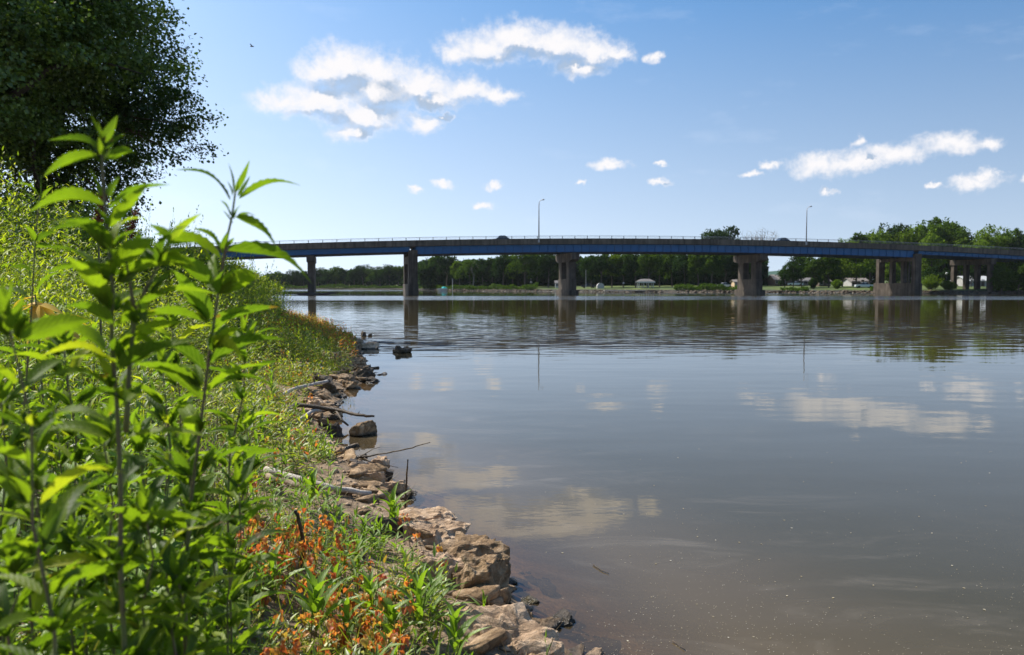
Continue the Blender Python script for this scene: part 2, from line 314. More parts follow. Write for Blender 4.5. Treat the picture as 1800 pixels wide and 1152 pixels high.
# ------------------------------------------------------------------ shoreline and ground
SH = [(-12, 2.2), (-4, 1.4), (0, .75), (2, .55), (3.0, .36), (3.8, .24), (4.3, .02), (4.9, -.12), (5.5, -.45), (6.2, -.82), (7.1, -1.12), (8.2, -1.78), (9.4, -2.25), (11, -2.5),
      (13, -2.75), (15.5, -2.75), (18, -3.4), (21, -4.1), (24, -4.6), (29, -6.4), (34, -8.2), (40, -11.2), (50, -14.6), (60, -17.6), (100, -30), (270, -82), (600, -180)]
SHY = np.array([a for a, b in SH]); SHX = np.array([b for a, b in SH])
def xs(Y): return np.interp(Y, SHY, SHX)
def nz2(x, y, s, seed=0.):
    """cheap smooth value noise, vectorised"""
    x = np.asarray(x) * s + seed * 17.3; y = np.asarray(y) * s + seed * 9.1
    xi = np.floor(x); yi = np.floor(y); fx = x - xi; fy = y - yi; fx = fx*fx*(3-2*fx); fy = fy*fy*(3-2*fy)
    def h(a, b): v = np.sin(a * 127.1 + b * 311.7 + seed * 3.7) * 43758.5453; return v - np.floor(v)
    return (h(xi, yi)*(1-fx) + h(xi+1, yi)*fx)*(1-fy) + (h(xi, yi+1)*(1-fx) + h(xi+1, yi+1)*fx)*fy
def gz(x, y):
    x = np.asarray(x, float); y = np.asarray(y, float)
    d = xs(y) - x
    z = np.interp(d, [-60, -8, -3, -1, -.3, 0, .25, .8, 1.6, 3, 6, 14, 60], [-2.5, -1.6, -.85, -.28, -.09, -.01, .10, .20, .36, .78, 1.5, 2.0, 2.3])
    a = np.clip((d + .5) / 1.0, .15, 1)
    return z + a * ((nz2(x, y, 1.6, 1) - .5) * .13 + (nz2(x, y, 5, 2) - .5) * .05 + (nz2(x, y, 14, 3) - .5) * .02)
def ground_mesh():
    ys = np.concatenate([np.arange(-14, 2, .5), np.arange(2, 9, .07), np.arange(9, 20, .18), np.arange(20, 45, .6), np.arange(45, 120, 4), np.arange(120, 620, 20)])
    ds = np.concatenate([-np.geomspace(60, 2.5, 14), np.arange(-2.4, 3.2, .07), np.geomspace(3.2, 14, 30)[1:], np.geomspace(14, 900, 14)[1:]])
    DD, YY = np.meshgrid(ds, ys); XX = xs(YY) - DD; ZZ = gz(XX, YY)
    V = np.stack([XX, YY, ZZ], -1).reshape(-1, 3); nx = len(ds); ny = len(ys)
    i = np.arange(ny-1)[:, None] * nx + np.arange(nx-1)[None, :]
    F = np.stack([i, i+nx, i+nx+1, i+1], -1).reshape(-1, 4)
    return mesh_np('near_bank_ground', V, F, smooth=True)
def mat_ground():
    m, nt, N, L = nodes('bank_soil'); g = N.new('ShaderNodeNewGeometry'); P = g.outputs['Position']
    n = tnoise(N, L, 3.5, 8, .65, P); n2 = tnoise(N, L, 30, 6, .7, P)
    c1 = ramp(N, L, n.outputs[0], [(.3, (.10, .07, .042)), (.5, (.24, .17, .11)), (.7, (.44, .33, .24))])
    c2 = ramp(N, L, n2.outputs[0], [(.3, (.45, .42, .38)), (.7, (1.25, 1.2, 1.1))])
    mx = N.new('ShaderNodeMix'); mx.data_type = 'RGBA'; mx.blend_type = 'MULTIPLY'; mx.inputs[0].default_value = 1; L.new(c1, mx.inputs[6]); L.new(c2, mx.inputs[7])
    b = N.new('ShaderNodeBsdfPrincipled'); L.new(mx.outputs[2], b.inputs['Base Color']); b.inputs['Roughness'].default_value = .95
    bp = N.new('ShaderNodeBump'); bp.inputs['Strength'].default_value = .9; bp.inputs['Distance'].default_value = .03; L.new(n2.outputs[0], bp.inputs['Height']); L.new(bp.outputs[0], b.inputs['Normal'])
    o = N.new('ShaderNodeOutputMaterial'); L.new(b.outputs[0], o.inputs[0]); return m
tag(obj('near_bank_ground', ground_mesh(), mat_ground()), kind='structure')

# far bank: shoreline as (photo x, distance), left to right
FS = [(-1800, 900), (-900, 760), (-300, 640), (200, 520), (420, 440), (560, 415), (700, 385), (745, 330), (790, 285), (880, 262), (1000, 238), (1120, 224), (1250, 212), (1400, 200), (1520, 192), (1640, 186), (1680, 178), (1760, 182), (1900, 196), (2300, 180), (2900, 150), (3600, 110)]
def fshore(px): return float(np.interp(px, [a for a, b in FS], [b for a, b in FS]))
def far_ground():
    V = []; rows = []
    pxs = list(np.arange(-1800, 3600, 18.))
    prof = [(-25, -1.8), (-2, -.35), (0, .02), (.9, .45), (2.5, .75), (8, .95), (25, 1.3), (70, 2.2), (260, 5), (700, 7), (1300, 9)]
    for px in pxs:
        Y0 = fshore(px); u = (px - 900) / FPX; r = []
        for k, (t, z) in enumerate(prof):
            j = (mnoise.noise(Vector((px * .021, k * .8, 0))) * 2.2 if k < 6 else 0)
            Y = Y0 + t + j; r.append((u * Y, Y, z + (mnoise.noise(Vector((px * .05, k, 3))) * .25 if 2 < k < 7 else 0)))
        V += r
    n = len(prof); F = [(i*n+k, (i+1)*n+k, (i+1)*n+k+1, i*n+k+1) for i in range(len(pxs)-1) for k in range(n-1)]
    return mesh_np('far_bank_ground', V, F, smooth=True)
def mat_farground():
    m, nt, N, L = nodes('far_bank_grass'); g = N.new('ShaderNodeNewGeometry'); P = g.outputs['Position']
    sp = N.new('ShaderNodeSeparateXYZ'); L.new(P, sp.inputs[0])
    n = tnoise(N, L, .12, 8, .65, P)
    gr = ramp(N, L, n.outputs[0], [(.35, (.022, .04, .006)), (.5, (.055, .085, .007)), (.7, (.13, .15, .015))])
    n3 = tnoise(N, L, .9, 6, .7, P); mud = ramp(N, L, n3.outputs[0], [(.3, (.014, .012, .009)), (.55, (.03, .025, .019)), (.8, (.10, .078, .058))])
    ad = N.new('ShaderNodeMath'); ad.operation = 'MULTIPLY_ADD'; L.new(n3.outputs[0], ad.inputs[0]); ad.inputs[1].default_value = .5; L.new(sp.outputs[2], ad.inputs[2])
    mr = N.new('ShaderNodeMapRange'); L.new(ad.outputs[0], mr.inputs[0]); mr.inputs[1].default_value = .92; mr.inputs[2].default_value = 1.06
    mx = N.new('ShaderNodeMix'); mx.data_type = 'RGBA'; L.new(mr.outputs[0], mx.inputs[0]); L.new(mud, mx.inputs[6]); L.new(gr, mx.inputs[7])
    b = N.new('ShaderNodeBsdfPrincipled'); L.new(mx.outputs[2], b.inputs['Base Color']); b.inputs['Roughness'].default_value = .95
    bp = N.new('ShaderNodeBump'); bp.inputs['Strength'].default_value = .6; bp.inputs['Distance'].default_value = .2; L.new(n3.outputs[0], bp.inputs['Height']); L.new(bp.outputs[0], b.inputs['Normal'])
    o = N.new('ShaderNodeOutputMaterial'); L.new(b.outputs[0], o.inputs[0]); return m
tag(obj('far_bank_ground', far_ground(), mat_farground()), kind='structure')

# riverbed
bed = MB(); bed.add([(-2300, -420, -2.4), (2300, -420, -2.4), (2300, 2300, -2.4), (-2300, 2300, -2.4)], [(0, 1, 2, 3)])
tag(bed.build('riverbed', mat_noise('river_mud', [(.3, (.10, .07, .045)), (.7, (.18, .13, .085))], .5, .9, .3, 3)), kind='structure')

# ------------------------------------------------------------------ water
def mat_water():
    m, nt, N, L = nodes('river_water'); g = N.new('ShaderNodeNewGeometry'); P = g.outputs['Position']
    def Mt(op, a, b=None, c=None, clamp=False):
        n = N.new('ShaderNodeMath'); n.operation = op; n.use_clamp = clamp
        for i, v in enumerate((a, b, c)):
            if v is None: continue
            if isinstance(v, (int, float)): n.inputs[i].default_value = v
            else: L.new(v, n.inputs[i])
        return n.outputs[0]
    def MR(v, a, b, c=0., d=1., sm=True):
        n = N.new('ShaderNodeMapRange'); n.interpolation_type = 'SMOOTHSTEP' if sm else 'LINEAR'; L.new(v, n.inputs[0])
        for i, k in enumerate((a, b, c, d)): n.inputs[i+1].default_value = k
        return n.outputs[0]
    def sc(vec):
        n = N.new('ShaderNodeVectorMath'); n.operation = 'MULTIPLY'; L.new(P, n.inputs[0]); n.inputs[1].default_value = vec; return n.outputs[0]
    sp = N.new('ShaderNodeSeparateXYZ'); L.new(P, sp.inputs[0]); X, Y = sp.outputs[0], sp.outputs[1]
    at_ = N.new('ShaderNodeAttribute'); at_.attribute_name = 'shore'; D = at_.outputs['Fac']       # metres off the near bank
    # calm water near the bank, a breeze from about twenty metres out, wind lanes further on
    big = tnoise(N, L, 1, 3, .5, sc((.10, .22, 0))).outputs[0]
    breeze = MR(Mt('MULTIPLY_ADD', big, 14, Y), 22, 42)
    lanes = tnoise(N, L, 1, 4, .6, sc((.006, .045, 0)), .4).outputs[0]
    lane = Mt('MULTIPLY', MR(lanes, .56, .66), MR(Y, 60, 80))
    lane = Mt('MAXIMUM', lane, Mt('MULTIPLY', MR(Y, 92, 106), MR(Y, 150, 132)))
    lane = Mt('MAXIMUM', lane, MR(Y, 230, 300))
    h1 = tnoise(N, L, 1, 1, .5, sc((.75, 2.0, 0)), .3).outputs[0]
    h2 = tnoise(N, L, 1, 2, .5, sc((4.5, 11, 0)), .4).outputs[0]
    h3 = tnoise(N, L, 1, 2, .5, sc((.35, .7, 0))).outputs[0]
    hh = Mt('ADD', Mt('MULTIPLY', h1, .015), Mt('MULTIPLY', h2, .0005))
    amp = Mt('MULTIPLY_ADD', Mt('MULTIPLY', breeze, MR(Y, 30, 55, 1, .22)), .95, .05)
    hh = Mt('MULTIPLY', hh, amp); hh = Mt('ADD', hh, Mt('MULTIPLY', h3, .009))
    hf = Mt('MULTIPLY', Mt('MULTIPLY', tnoise(N, L, 1, 1, .5, sc((9, 16, 0))).outputs[0], .0003), Mt('SUBTRACT', 1, breeze))
    hh = Mt('ADD', hh, hf)
    hl = Mt('MULTIPLY', Mt('MULTIPLY', tnoise(N, L, 1, 2, .6, sc((1.5, 3, 0))).outputs[0], .03), lane); hh = Mt('ADD', hh, hl)
    bp = N.new('ShaderNodeBump'); bp.inputs['Strength'].default_value = 1; bp.inputs['Distance'].default_value = 1.0; L.new(hh, bp.inputs['Height'])
    gl = N.new('ShaderNodeBsdfGlossy'); gl.inputs['Color'].default_value = (.93, .95, .97, 1); L.new(bp.outputs[0], gl.inputs['Normal'])
    L.new(Mt('ADD', Mt('MULTIPLY', lane, .12), .016), gl.inputs['Roughness'])
    fr = N.new('ShaderNodeFresnel'); fr.inputs[0].default_value = 1.333; L.new(bp.outputs[0], fr.inputs['Normal'])
    # silt: murk thickens away from the bank
    sn = tnoise(N, L, 1, 5, .6, sc((.45, .7, 0)), .8).outputs[0]
    scum = tnoise(N, L, 1, 6, .65, sc((.8, 2.2, 0)), 1.2).outputs[0]
    murkc = N.new('ShaderNodeMix'); murkc.data_type = 'RGBA'
    L.new(MR(Mt('MULTIPLY_ADD', sn, 1.6, D), .9, 3.6), murkc.inputs[0]); murkc.inputs[6].default_value = (.10, .072, .038, 1); murkc.inputs[7].default_value = (.056, .042, .012, 1)
    mk = N.new('ShaderNodeMix'); mk.data_type = 'RGBA'; L.new(Mt('MULTIPLY', MR(scum, .5, .72), MR(D, 5, 1.0, 0, .5)), mk.inputs[0]); L.new(murkc.outputs[2], mk.inputs[6]); mk.inputs[7].default_value = (.15, .12, .08, 1)
    df = N.new('ShaderNodeBsdfDiffuse'); L.new(mk.outputs[2], df.inputs[0])
    tp = N.new('ShaderNodeBsdfTransparent'); tp.inputs[0].default_value = (.80, .66, .46, 1)
    body = N.new('ShaderNodeMixShader'); L.new(MR(D, -.1, 1.1, .25, .97), body.inputs[0]); L.new(tp.outputs[0], body.inputs[1]); L.new(df.outputs[0], body.inputs[2])
    mix = N.new('ShaderNodeMixShader'); L.new(fr.outputs[0], mix.inputs[0]); L.new(body.outputs[0], mix.inputs[1]); L.new(gl.outputs[0], mix.inputs[2])
    o = N.new('ShaderNodeOutputMaterial'); L.new(mix.outputs[0], o.inputs[0]); return m
def water():
    ys = np.concatenate([[-400, -100, -40], np.arange(-14, 30, .4), np.arange(30, 80, 3), [90, 120, 200, 400, 900, 1500]])
    ds = np.concatenate([[1500, 300, 60, 20, 12, 8, 6, 5], np.arange(4.5, 0, -.2), [0, -.3, -.8, -3]])
    DD, YY = np.meshgrid(ds, ys); XX = xs(YY) + DD
    V = np.stack([XX, YY, XX * 0], -1).reshape(-1, 3); nx = len(ds); ny = len(ys)
    i = np.arange(ny-1)[:, None] * nx + np.arange(nx-1)[None, :]
    F = np.stack([i, i+nx, i+nx+1, i+1], -1).reshape(-1, 4)
    me = mesh_np('water', V, F); a = me.attributes.new('shore', 'FLOAT', 'POINT'); a.data.foreach_set('value', DD.astype(np.float32).ravel())
    if me.polygons[0].normal.z < 0: me.flip_normals()
    return me
tag(obj('water', water(), mat_water()), kind='structure')

# ------------------------------------------------------------------ bridge
BM, BZ = .22, 158.0
def bp_at(px): u = (px - 900) / FPX; Y = BZ / (1 - BM * u); return u * Y, Y
BD = Vector((1, BM, 0)).normalized(); BN = Vector((-BM, 1, 0)).normalized()   # along, and across (away from the camera)
B0 = Vector((0, BZ, 0))
def sof(px): x, y = bp_at(px); return (Vector((x, y, 0)) - B0).dot(BD)
prof_px = [(120, 443), (300, 436.5), (415, 431.5), (491, 429), (545, 427.2), (640, 424.5), (727, 422), (780, 420.8), (870, 419.8), (947, 419.2), (1083, 419.6), (1250, 421.2), (1400, 424.6), (1550, 428.3), (1650, 432.6), (1800, 441), (1900, 447.5)]
PS = []; PZ = []
for px, py in prof_px:
    x, y = bp_at(px); PS.append(sof(px)); PZ.append(at(px, py, y).z)
pf = np.polyfit(PS, PZ, 4)
def topz(s):
    s_ = min(max(s, PS[0]), PS[-1]); z = float(np.polyval(pf, s_))
    if s > PS[-1]: z -= (s - PS[-1]) * .05
    if s < PS[0]: z -= (PS[0] - s) * .03
    return z
def W(s, t, z): p = B0 + BD * s + BN * t; return (p.x, p.y, z)
S0, S1 = -190.0, 260.0
bridge = empty('bridge', (0, 0, 0)); tag(bridge, 'long road bridge with blue steel girders on brown concrete piers across the river', 'bridge')
def sweep(name, sec, mat, s0, s1, step=4.0, zoff=None, parent=None):
    n = max(2, int((s1 - s0) / step) + 1); V = []; F = []; k = len(sec)
    for i in range(n):
        s = s0 + (s1 - s0) * i / (n - 1); z = topz(s)
        for t, dz in sec: V.append(W(s, t, z + dz))
    for i in range(n - 1):
        for j in range(k): F.append((i*k+j, i*k+(j+1) % k, (i+1)*k+(j+1) % k, (i+1)*k+j))
    F += [tuple(range(k))[::-1], tuple((n-1)*k+j for j in range(k))]
    return obj(name, mesh_np(name, V, F), mat, parent or bridge)
DW = 12.4
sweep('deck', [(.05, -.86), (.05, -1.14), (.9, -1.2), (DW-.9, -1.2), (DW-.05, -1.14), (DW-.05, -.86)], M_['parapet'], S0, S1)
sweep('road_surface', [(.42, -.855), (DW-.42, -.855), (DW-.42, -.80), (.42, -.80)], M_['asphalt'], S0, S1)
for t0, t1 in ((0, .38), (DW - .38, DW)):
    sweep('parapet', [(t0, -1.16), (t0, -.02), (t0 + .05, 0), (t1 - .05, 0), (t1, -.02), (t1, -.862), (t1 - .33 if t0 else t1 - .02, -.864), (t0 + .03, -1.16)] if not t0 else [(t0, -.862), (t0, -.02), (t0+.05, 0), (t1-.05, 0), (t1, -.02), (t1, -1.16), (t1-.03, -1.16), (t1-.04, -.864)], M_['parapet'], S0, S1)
PIERS = [(180, 'wall'), (362, 'wall'), (547, 'narrow'), (727, 'tower'), (1012, 'hammer'), (1343, 'hammer'), (1612, 'bent'), (1745, 'cap'), (1900, 'cap')]
S_a, S_b = sof(727), sof(1612)
def girder(t, s0, s1, dep):
    mb = MB(); n = max(2, int((s1 - s0) / 3)); 
    for i in range(n):
        a = s0 + (s1 - s0) * i / n; b = s0 + (s1 - s0) * (i + 1) / n
        za, zb = topz(a) - 1.203, topz(b) - 1.203
        def seg(ta, tb, ua, ub):
            P = [W(a, ta, za-ub), W(b, ta, zb-ub), W(b, tb, zb-ub), W(a, tb, za-ub), W(a, ta, za-ua), W(b, ta, zb-ua), W(b, tb, zb-ua), W(a, tb, za-ua)]
            mb.add(P, [(0,3,2,1),(4,5,6,7),(0,1,5,4),(2,3,7,6)] + ([(3,0,4,7)] if i == 0 else []) + ([(1,2,6,5)] if i == n-1 else []))
        seg(t-.02, t+.02, .05, dep-.06)
        seg(t-.19, t+.19, 0, .05)
    k = int((s1 - s0) / 1.75)
    for i in range(1, k):
        s = s0 + (s1 - s0) * i / k; z = topz(s) - 1.203
        mb.box(s-.02, t-.15, z-dep+.06, s+.02, t-.021, z-.05, fr=W)
    g = mb.build('girder', M_['blue'], bridge)
    fl = MB()
    for i in range(n):
        a = s0 + (s1 - s0) * i / n; b = s0 + (s1 - s0) * (i + 1) / n; za, zb = topz(a) - 1.203, topz(b) - 1.203
        P = [W(a, t-.22, za-dep-.02), W(b, t-.22, zb-dep-.02), W(b, t+.22, zb-dep-.02), W(a, t+.22, za-dep-.02), W(a, t-.22, za-dep+.06), W(b, t-.22, zb-dep+.06), W(b, t+.22, zb-dep+.06), W(a, t+.22, za-dep+.06)]
        fl.add(P, [(0,3,2,1),(4,5,6,7),(0,1,5,4),(2,3,7,6),(3,0,4,7),(1,2,6,5)])
    fl.build('bottom_flange', M_['darksteel'], g)
for t in (.75, 3.4, 6.2, 9.0, DW - .75):
    girder(t, S0 + 1, S_a - .6, 1.05); girder(t, S_a + .6, S_b - .6, 1.55); girder(t, S_b + .6, S1 - 1, .85)
# railing on the near and the far parapet
posts = []
for t, nm in ((.19, 0), (DW - .19, 1)):
    rl = MB()
    for i in range(int((S1 - S0) / 5)):
        a = S0 + 5 * i; b = a + 5
        rl.tube([W(a, t, topz(a) + .50), W(b, t, topz(b) + .50)], .045, 6, cap=False)
        if nm == 0 or True: rl.tube([W(a, t, topz(a) + .26), W(b, t, topz(b) + .26)], .02, 5, cap=False)
    rl.build('handrail', M_['rail'], bridge)
SP = 2.6
k0, k1 = int(sof(280) / SP), int(sof(1800) / SP)
pm = None
for k in range(k0, min(k1, k0 + 96)):
    s = k * SP; z = topz(s)
    if pm is None:
        mb = MB(); mb.box(-.05, -.05, 0, .05, .05, .51); mb.box(-.10, -.09, -.0, .10, .09, .03); pm = mesh_np('rail_post', mb.V, mb.F)
    o = obj('rail_post', pm, M_['darksteel'], bridge, W(s, .19, z)); o.rotation_euler = (0, 0, math.atan2(BD.y, BD.x))
# outlets under the girders of the left span
for k in range(22):
    s_ = sof(330) + k * 11.5
    m = MB(); m.box(s_-.05, .98, topz(s_) - 1.203 - 1.05 - (.75 if S_a < s_ < S_b else .3), s_+.05, 1.08, topz(s_) - 1.19, fr=W); m.build('drain_pipe', M_['darksteel'], bridge)
def pier(px, kind):
    s = sof(px); z = topz(s)
    dep = 1.05 if px < 727 else (1.55 if px < 1600 else .85)
    zb = z - 1.203 - dep - .02 - .12          # bearing level
    p = empty('pier', (0, 0, 0)); p.parent = bridge
    def B(nm, s0, t0, z0, s1, t1, z1, taper=None):
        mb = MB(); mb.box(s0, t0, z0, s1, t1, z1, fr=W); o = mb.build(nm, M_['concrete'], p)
        bv = o.modifiers.new('edge', 'BEVEL'); bv.width = .05; bv.segments = 1; return o
    if kind in ('hammer',):
        mb = MB(); t0, t1 = .2, DW - .2; h = 1.75
        pr = [(t0, zb), (t0, zb - h * .72), (t0 + 2.0, zb - h), (t1 - 2.0, zb - h), (t1, zb - h * .72), (t1, zb)]
        n = len(pr); V = [W(s - .85, t, zz) for t, zz in pr] + [W(s + .85, t, zz) for t, zz in pr]
        mb.add(V, [tuple(range(n)), tuple(range(n, 2*n))[::-1]] + [(i, i+n, (i+1) % n + n, (i+1) % n) for i in range(n)])
        mb.build('pier_cap', M_['concrete'], p)
        B('column', s-.72, 2.3, 3.2, s+.72, 4.5, zb-h+.02); B('column', s-.72, DW-4.5, 3.2, s+.72, DW-2.3, zb-h+.02)
        B('column', s-.75, 2.0, .9, s+.75, DW-2.0, 3.22)
        B('footing', s-1.05, 1.4, -2.5, s+1.05, DW-1.4, .92)
    elif kind == 'narrow':
        B('pier_cap', s-.78, .3, zb-1.2, s+.78, DW-.3, zb); B('column', s-.62, 1.0, -2.5, s+.62, DW-1.0, zb-1.18)
    elif kind == 'tower':
        B('column', s-.85, -.12, -.1, s+.85, 1.3, z-1.9)
        B('column', s-.85, DW-1.3, -.1, s+.85, DW+.12, z-1.9)
        B('column', s-.45, 4.6, 2.0, s+.45, 7.2, zb-.9)
        B('pier_cap', s-.75, 1.3, zb-1.5, s+.75, DW-1.3, zb)
        B('footing', s-.98, -.35, -2.5, s+.98, DW+.35, 2.15)
    elif kind == 'bent':
        B('column', s-.8, -.15, -.1, s+.8, 1.15, z-1.9)
        B('column', s-.8, DW-.4, -.1, s+.8, DW+.75, z-1.9)
        B('column', s-.5, 4.0, 2.2, s+.5, 5.0, zb-.8); B('column', s-.5, 7.8, 2.2, s+.5, 8.8, zb-.8)
        B('pier_cap', s-.7, 1.15, zb-1.3, s+.7, DW-.4, zb)
        B('footing', s-.95, -.3, -2.5, s+.95, DW+1.4, 2.4)
    elif kind == 'cap':
        B('pier_cap', s-.7, .1, zb-1.3, s+.7, DW+.3, zb)
        for t in (.5, 4.2, 7.6, DW-.9): B('column', s-.5, t, -.6, s+.5, t+1.05, zb-1.28)
    else:
        B('column', s-.7, 1.0, -2.5, s+.7, DW-1.0, zb)
    for t in (.75, 3.4, 6.2, 9.0, DW - .75):
        if kind in ('tower', 'bent') and (t < 1 or t > 11): continue
        be = MB(); be.box(s-.5, t-.2, zb+.002, s+.5, t+.2, zb+.115, fr=W); be.build('bearing', M_['darksteel'], p)
for px, kd in PIERS: pier(px, kd)

def street_lamp(px, ytop, label):
    s = sof(px); z = topz(s) - .3; x, y = bp_at(px); H = at(px, ytop, y).z - z
    o = empty('street_lamp', W(s, -.02, z)); tag(o, label, 'street lamp', 'street lamps on the bridge')
    mb = MB(); mb.tube([(0, 0, 0), (0, 0, H * .86), (.05, 0, H * .93), (.28, 0, H * .975), (.62, 0, H * .99)], [.13, .085, .075, .065, .055], 8); mb.build('pole', M_['rail'], o, True)
    hd = MB(); hd.tube([(.55, 0, H * .985), (.66, 0, H * .993), (.95, 0, H + .0), (1.12, 0, H - .02)], [.06, .12, .14, .04], 8); hd.build('lamp_head', M_['rail'], o, True)
    br = MB(); br.box(-.18, -.14, -.5, .18, .12, .06); br.build('base_bracket', M_['rail'], o)
street_lamp(947, 351, 'tall grey street lamp with curved arm standing on the middle of the bridge')
street_lamp(1415, 363, 'grey street lamp with curved arm on the right part of the bridge')

def car(name, loc, rz, paint, label, cat, L_=4.6, H_=1.5, group=None):
    o = empty(name, loc, rz); tag(o, label, cat, group); hw = .88; h = L_ / 2
    pr = [(-h, .35), (-h, .78), (-h+.1, .88), (-h+1.0, .98), (-h+1.75, H_-.03), (h-1.9, H_), (h-1.0, .98), (h-.1, .9), (h, .7), (h, .35)]
    low = [(-h, .35), (-h, .78), (-h+.1, .88), (-h+.95, .95), (h-.95, .95), (h-.1, .9), (h, .7), (h, .35)]
    def ext(p, w0, w1, z0, z1):
        n = len(p); wf = lambda z: w0 + (w1-w0) * max(0, min(1, (z-z0)/(z1-z0)))
        V = [(x, -wf(z), z) for x, z in p] + [(x, wf(z), z) for x, z in p]
        return V, [tuple(range(n))[::-1], tuple(range(n, 2*n))] + [(i, (i+1) % n, (i+1) % n+n, i+n) for i in range(n)]
    mb = MB(); mb.add(*ext(low, hw, hw, 0, 1)); rf = [(-h+1.65, H_-.08), (-h+1.8, H_-.02), (h-1.95, H_), (h-1.8, H_-.08)]; mb.add(*ext(rf, hw*.8, hw*.75, H_-.1, H_))
    for xx in (-h+1.35, .05, h-1.45): mb.box(xx-.04, -hw*.93, .95, xx+.04, hw*.93, H_-.15) if xx == .05 else None
    mb.build('body', paint, o)
    cb = [(-h+.97, .95), (-h+1.72, H_-.07), (h-1.86, H_-.07), (h-.97, .95)]
    m2 = MB(); m2.add(*ext(cb, hw*.95, hw*.79, .95, H_)); m2.build('window_glass', M_['glass'], o)
    for sx in (-h+.85, h-.85):
        for sy in (-1, 1):
            wm = MB(); wm.tube([(sx, sy*(hw-.2), .33), (sx, sy*(hw+.01), .33)], .33, 14); wm.build('wheel', M_['tyre'], o)
RZ = math.atan2(BD.y, BD.x)
s = sof(889); car('car', W(s, 3.2, topz(s) - .8), RZ, M_['carpaint'], 'dark car crossing the bridge left of the middle street lamp, seen over the parapet', 'car', 4.7, 1.62)
s = sof(1388); car('car', W(s, 3.2, topz(s) - .8), RZ, M_['carpaint'], 'dark car on the bridge just left of the right-hand street lamp', 'car', 4.7, 1.62)

# ------------------------------------------------------------------ leaf instancing
def frames(D, Nh):
    """D (n,3) leaf directions, Nh (n,3) rough normals -> (n,3,3) with columns side, dir, normal"""
    D = D / np.linalg.norm(D, axis=1, keepdims=True); S = np.cross(D, Nh); S /= np.linalg.norm(S, axis=1, keepdims=True) + 1e-9
    return np.stack([S, D, np.cross(S, D)], -1)
def scatter(T, F, Mx, P, uv=None):
    V = np.einsum('nij,kj->nki', Mx, T) + P[:, None, :]; n = len(T)
    FF = (F[None] + (np.arange(len(P)) * n)[:, None, None]).reshape(-1, F.shape[1])
    return V.reshape(-1, 3), FF, (np.tile(uv, (len(P), 1)) if uv is not None else None)
def leaf_tpl(rows, shape='lance', droop=.25, fold=.18, cols=1, serr=0.):
    """unit leaf: x across (half width .5), y along 0..1, z up; returns V, F(quads), uv"""
    V = []; UV = []; nc = 2 * cols + 1
    for i in range(rows + 1):
        t = i / rows
        if shape == 'lance': wd = math.sin(math.pi * min(1, t * 1.0) ** .62) ** .9 if 0 < t < 1 else (.06 if t == 0 else .0)
        elif shape == 'round': wd = math.sqrt(max(0, 1 - (2*t - 1) ** 2)) if 0 < t < 1 else .05
        elif shape == 'blade': wd = (1 - t) ** .6 if t < 1 else 0
        else: wd = math.sin(math.pi * t ** .8) if 0 < t < 1 else .03
        if serr and 0 < t < 1: wd *= 1 + (serr if i % 2 else -serr)
        for j in range(nc):
            u = (j - cols) / cols
            z = abs(u) * wd * fold - droop * t * t + (.012 * math.sin(i * math.pi) if cols > 1 else 0)
            if cols > 1: z += .02 * wd * (1 if i % 2 else -1) * (abs(u) > .2)
            V.append((u * .5 * wd, t - (droop * t) ** 2 * .3, z)); UV.append((.5 + .5 * u * max(wd, .02), t))
    F = [(i*nc+j, i*nc+j+1, (i+1)*nc+j+1, (i+1)*nc+j) for i in range(rows) for j in range(nc - 1)]
    return np.array(V), np.array(F), np.array(UV)
def rdirs(n, zlo=-1., zhi=1.):
    a = rng.uniform(0, 2*math.pi, n); z = rng.uniform(zlo, zhi, n); r = np.sqrt(np.maximum(0, 1 - z*z))
    return np.stack([r*np.cos(a), r*np.sin(a), z], -1)
QV = np.array([(-.5, 0, 0), (.5, 0, 0), (.32, 1, 0), (-.32, 1, 0)]) ; QF = np.array([(0, 1, 2, 3)])
DV = np.array([(0, 0, 0), (.42, .42, .1), (0, 1, -.08), (-.42, .42, .1)]); DF = np.array([(0, 1, 2, 3)])   # small folded leaf

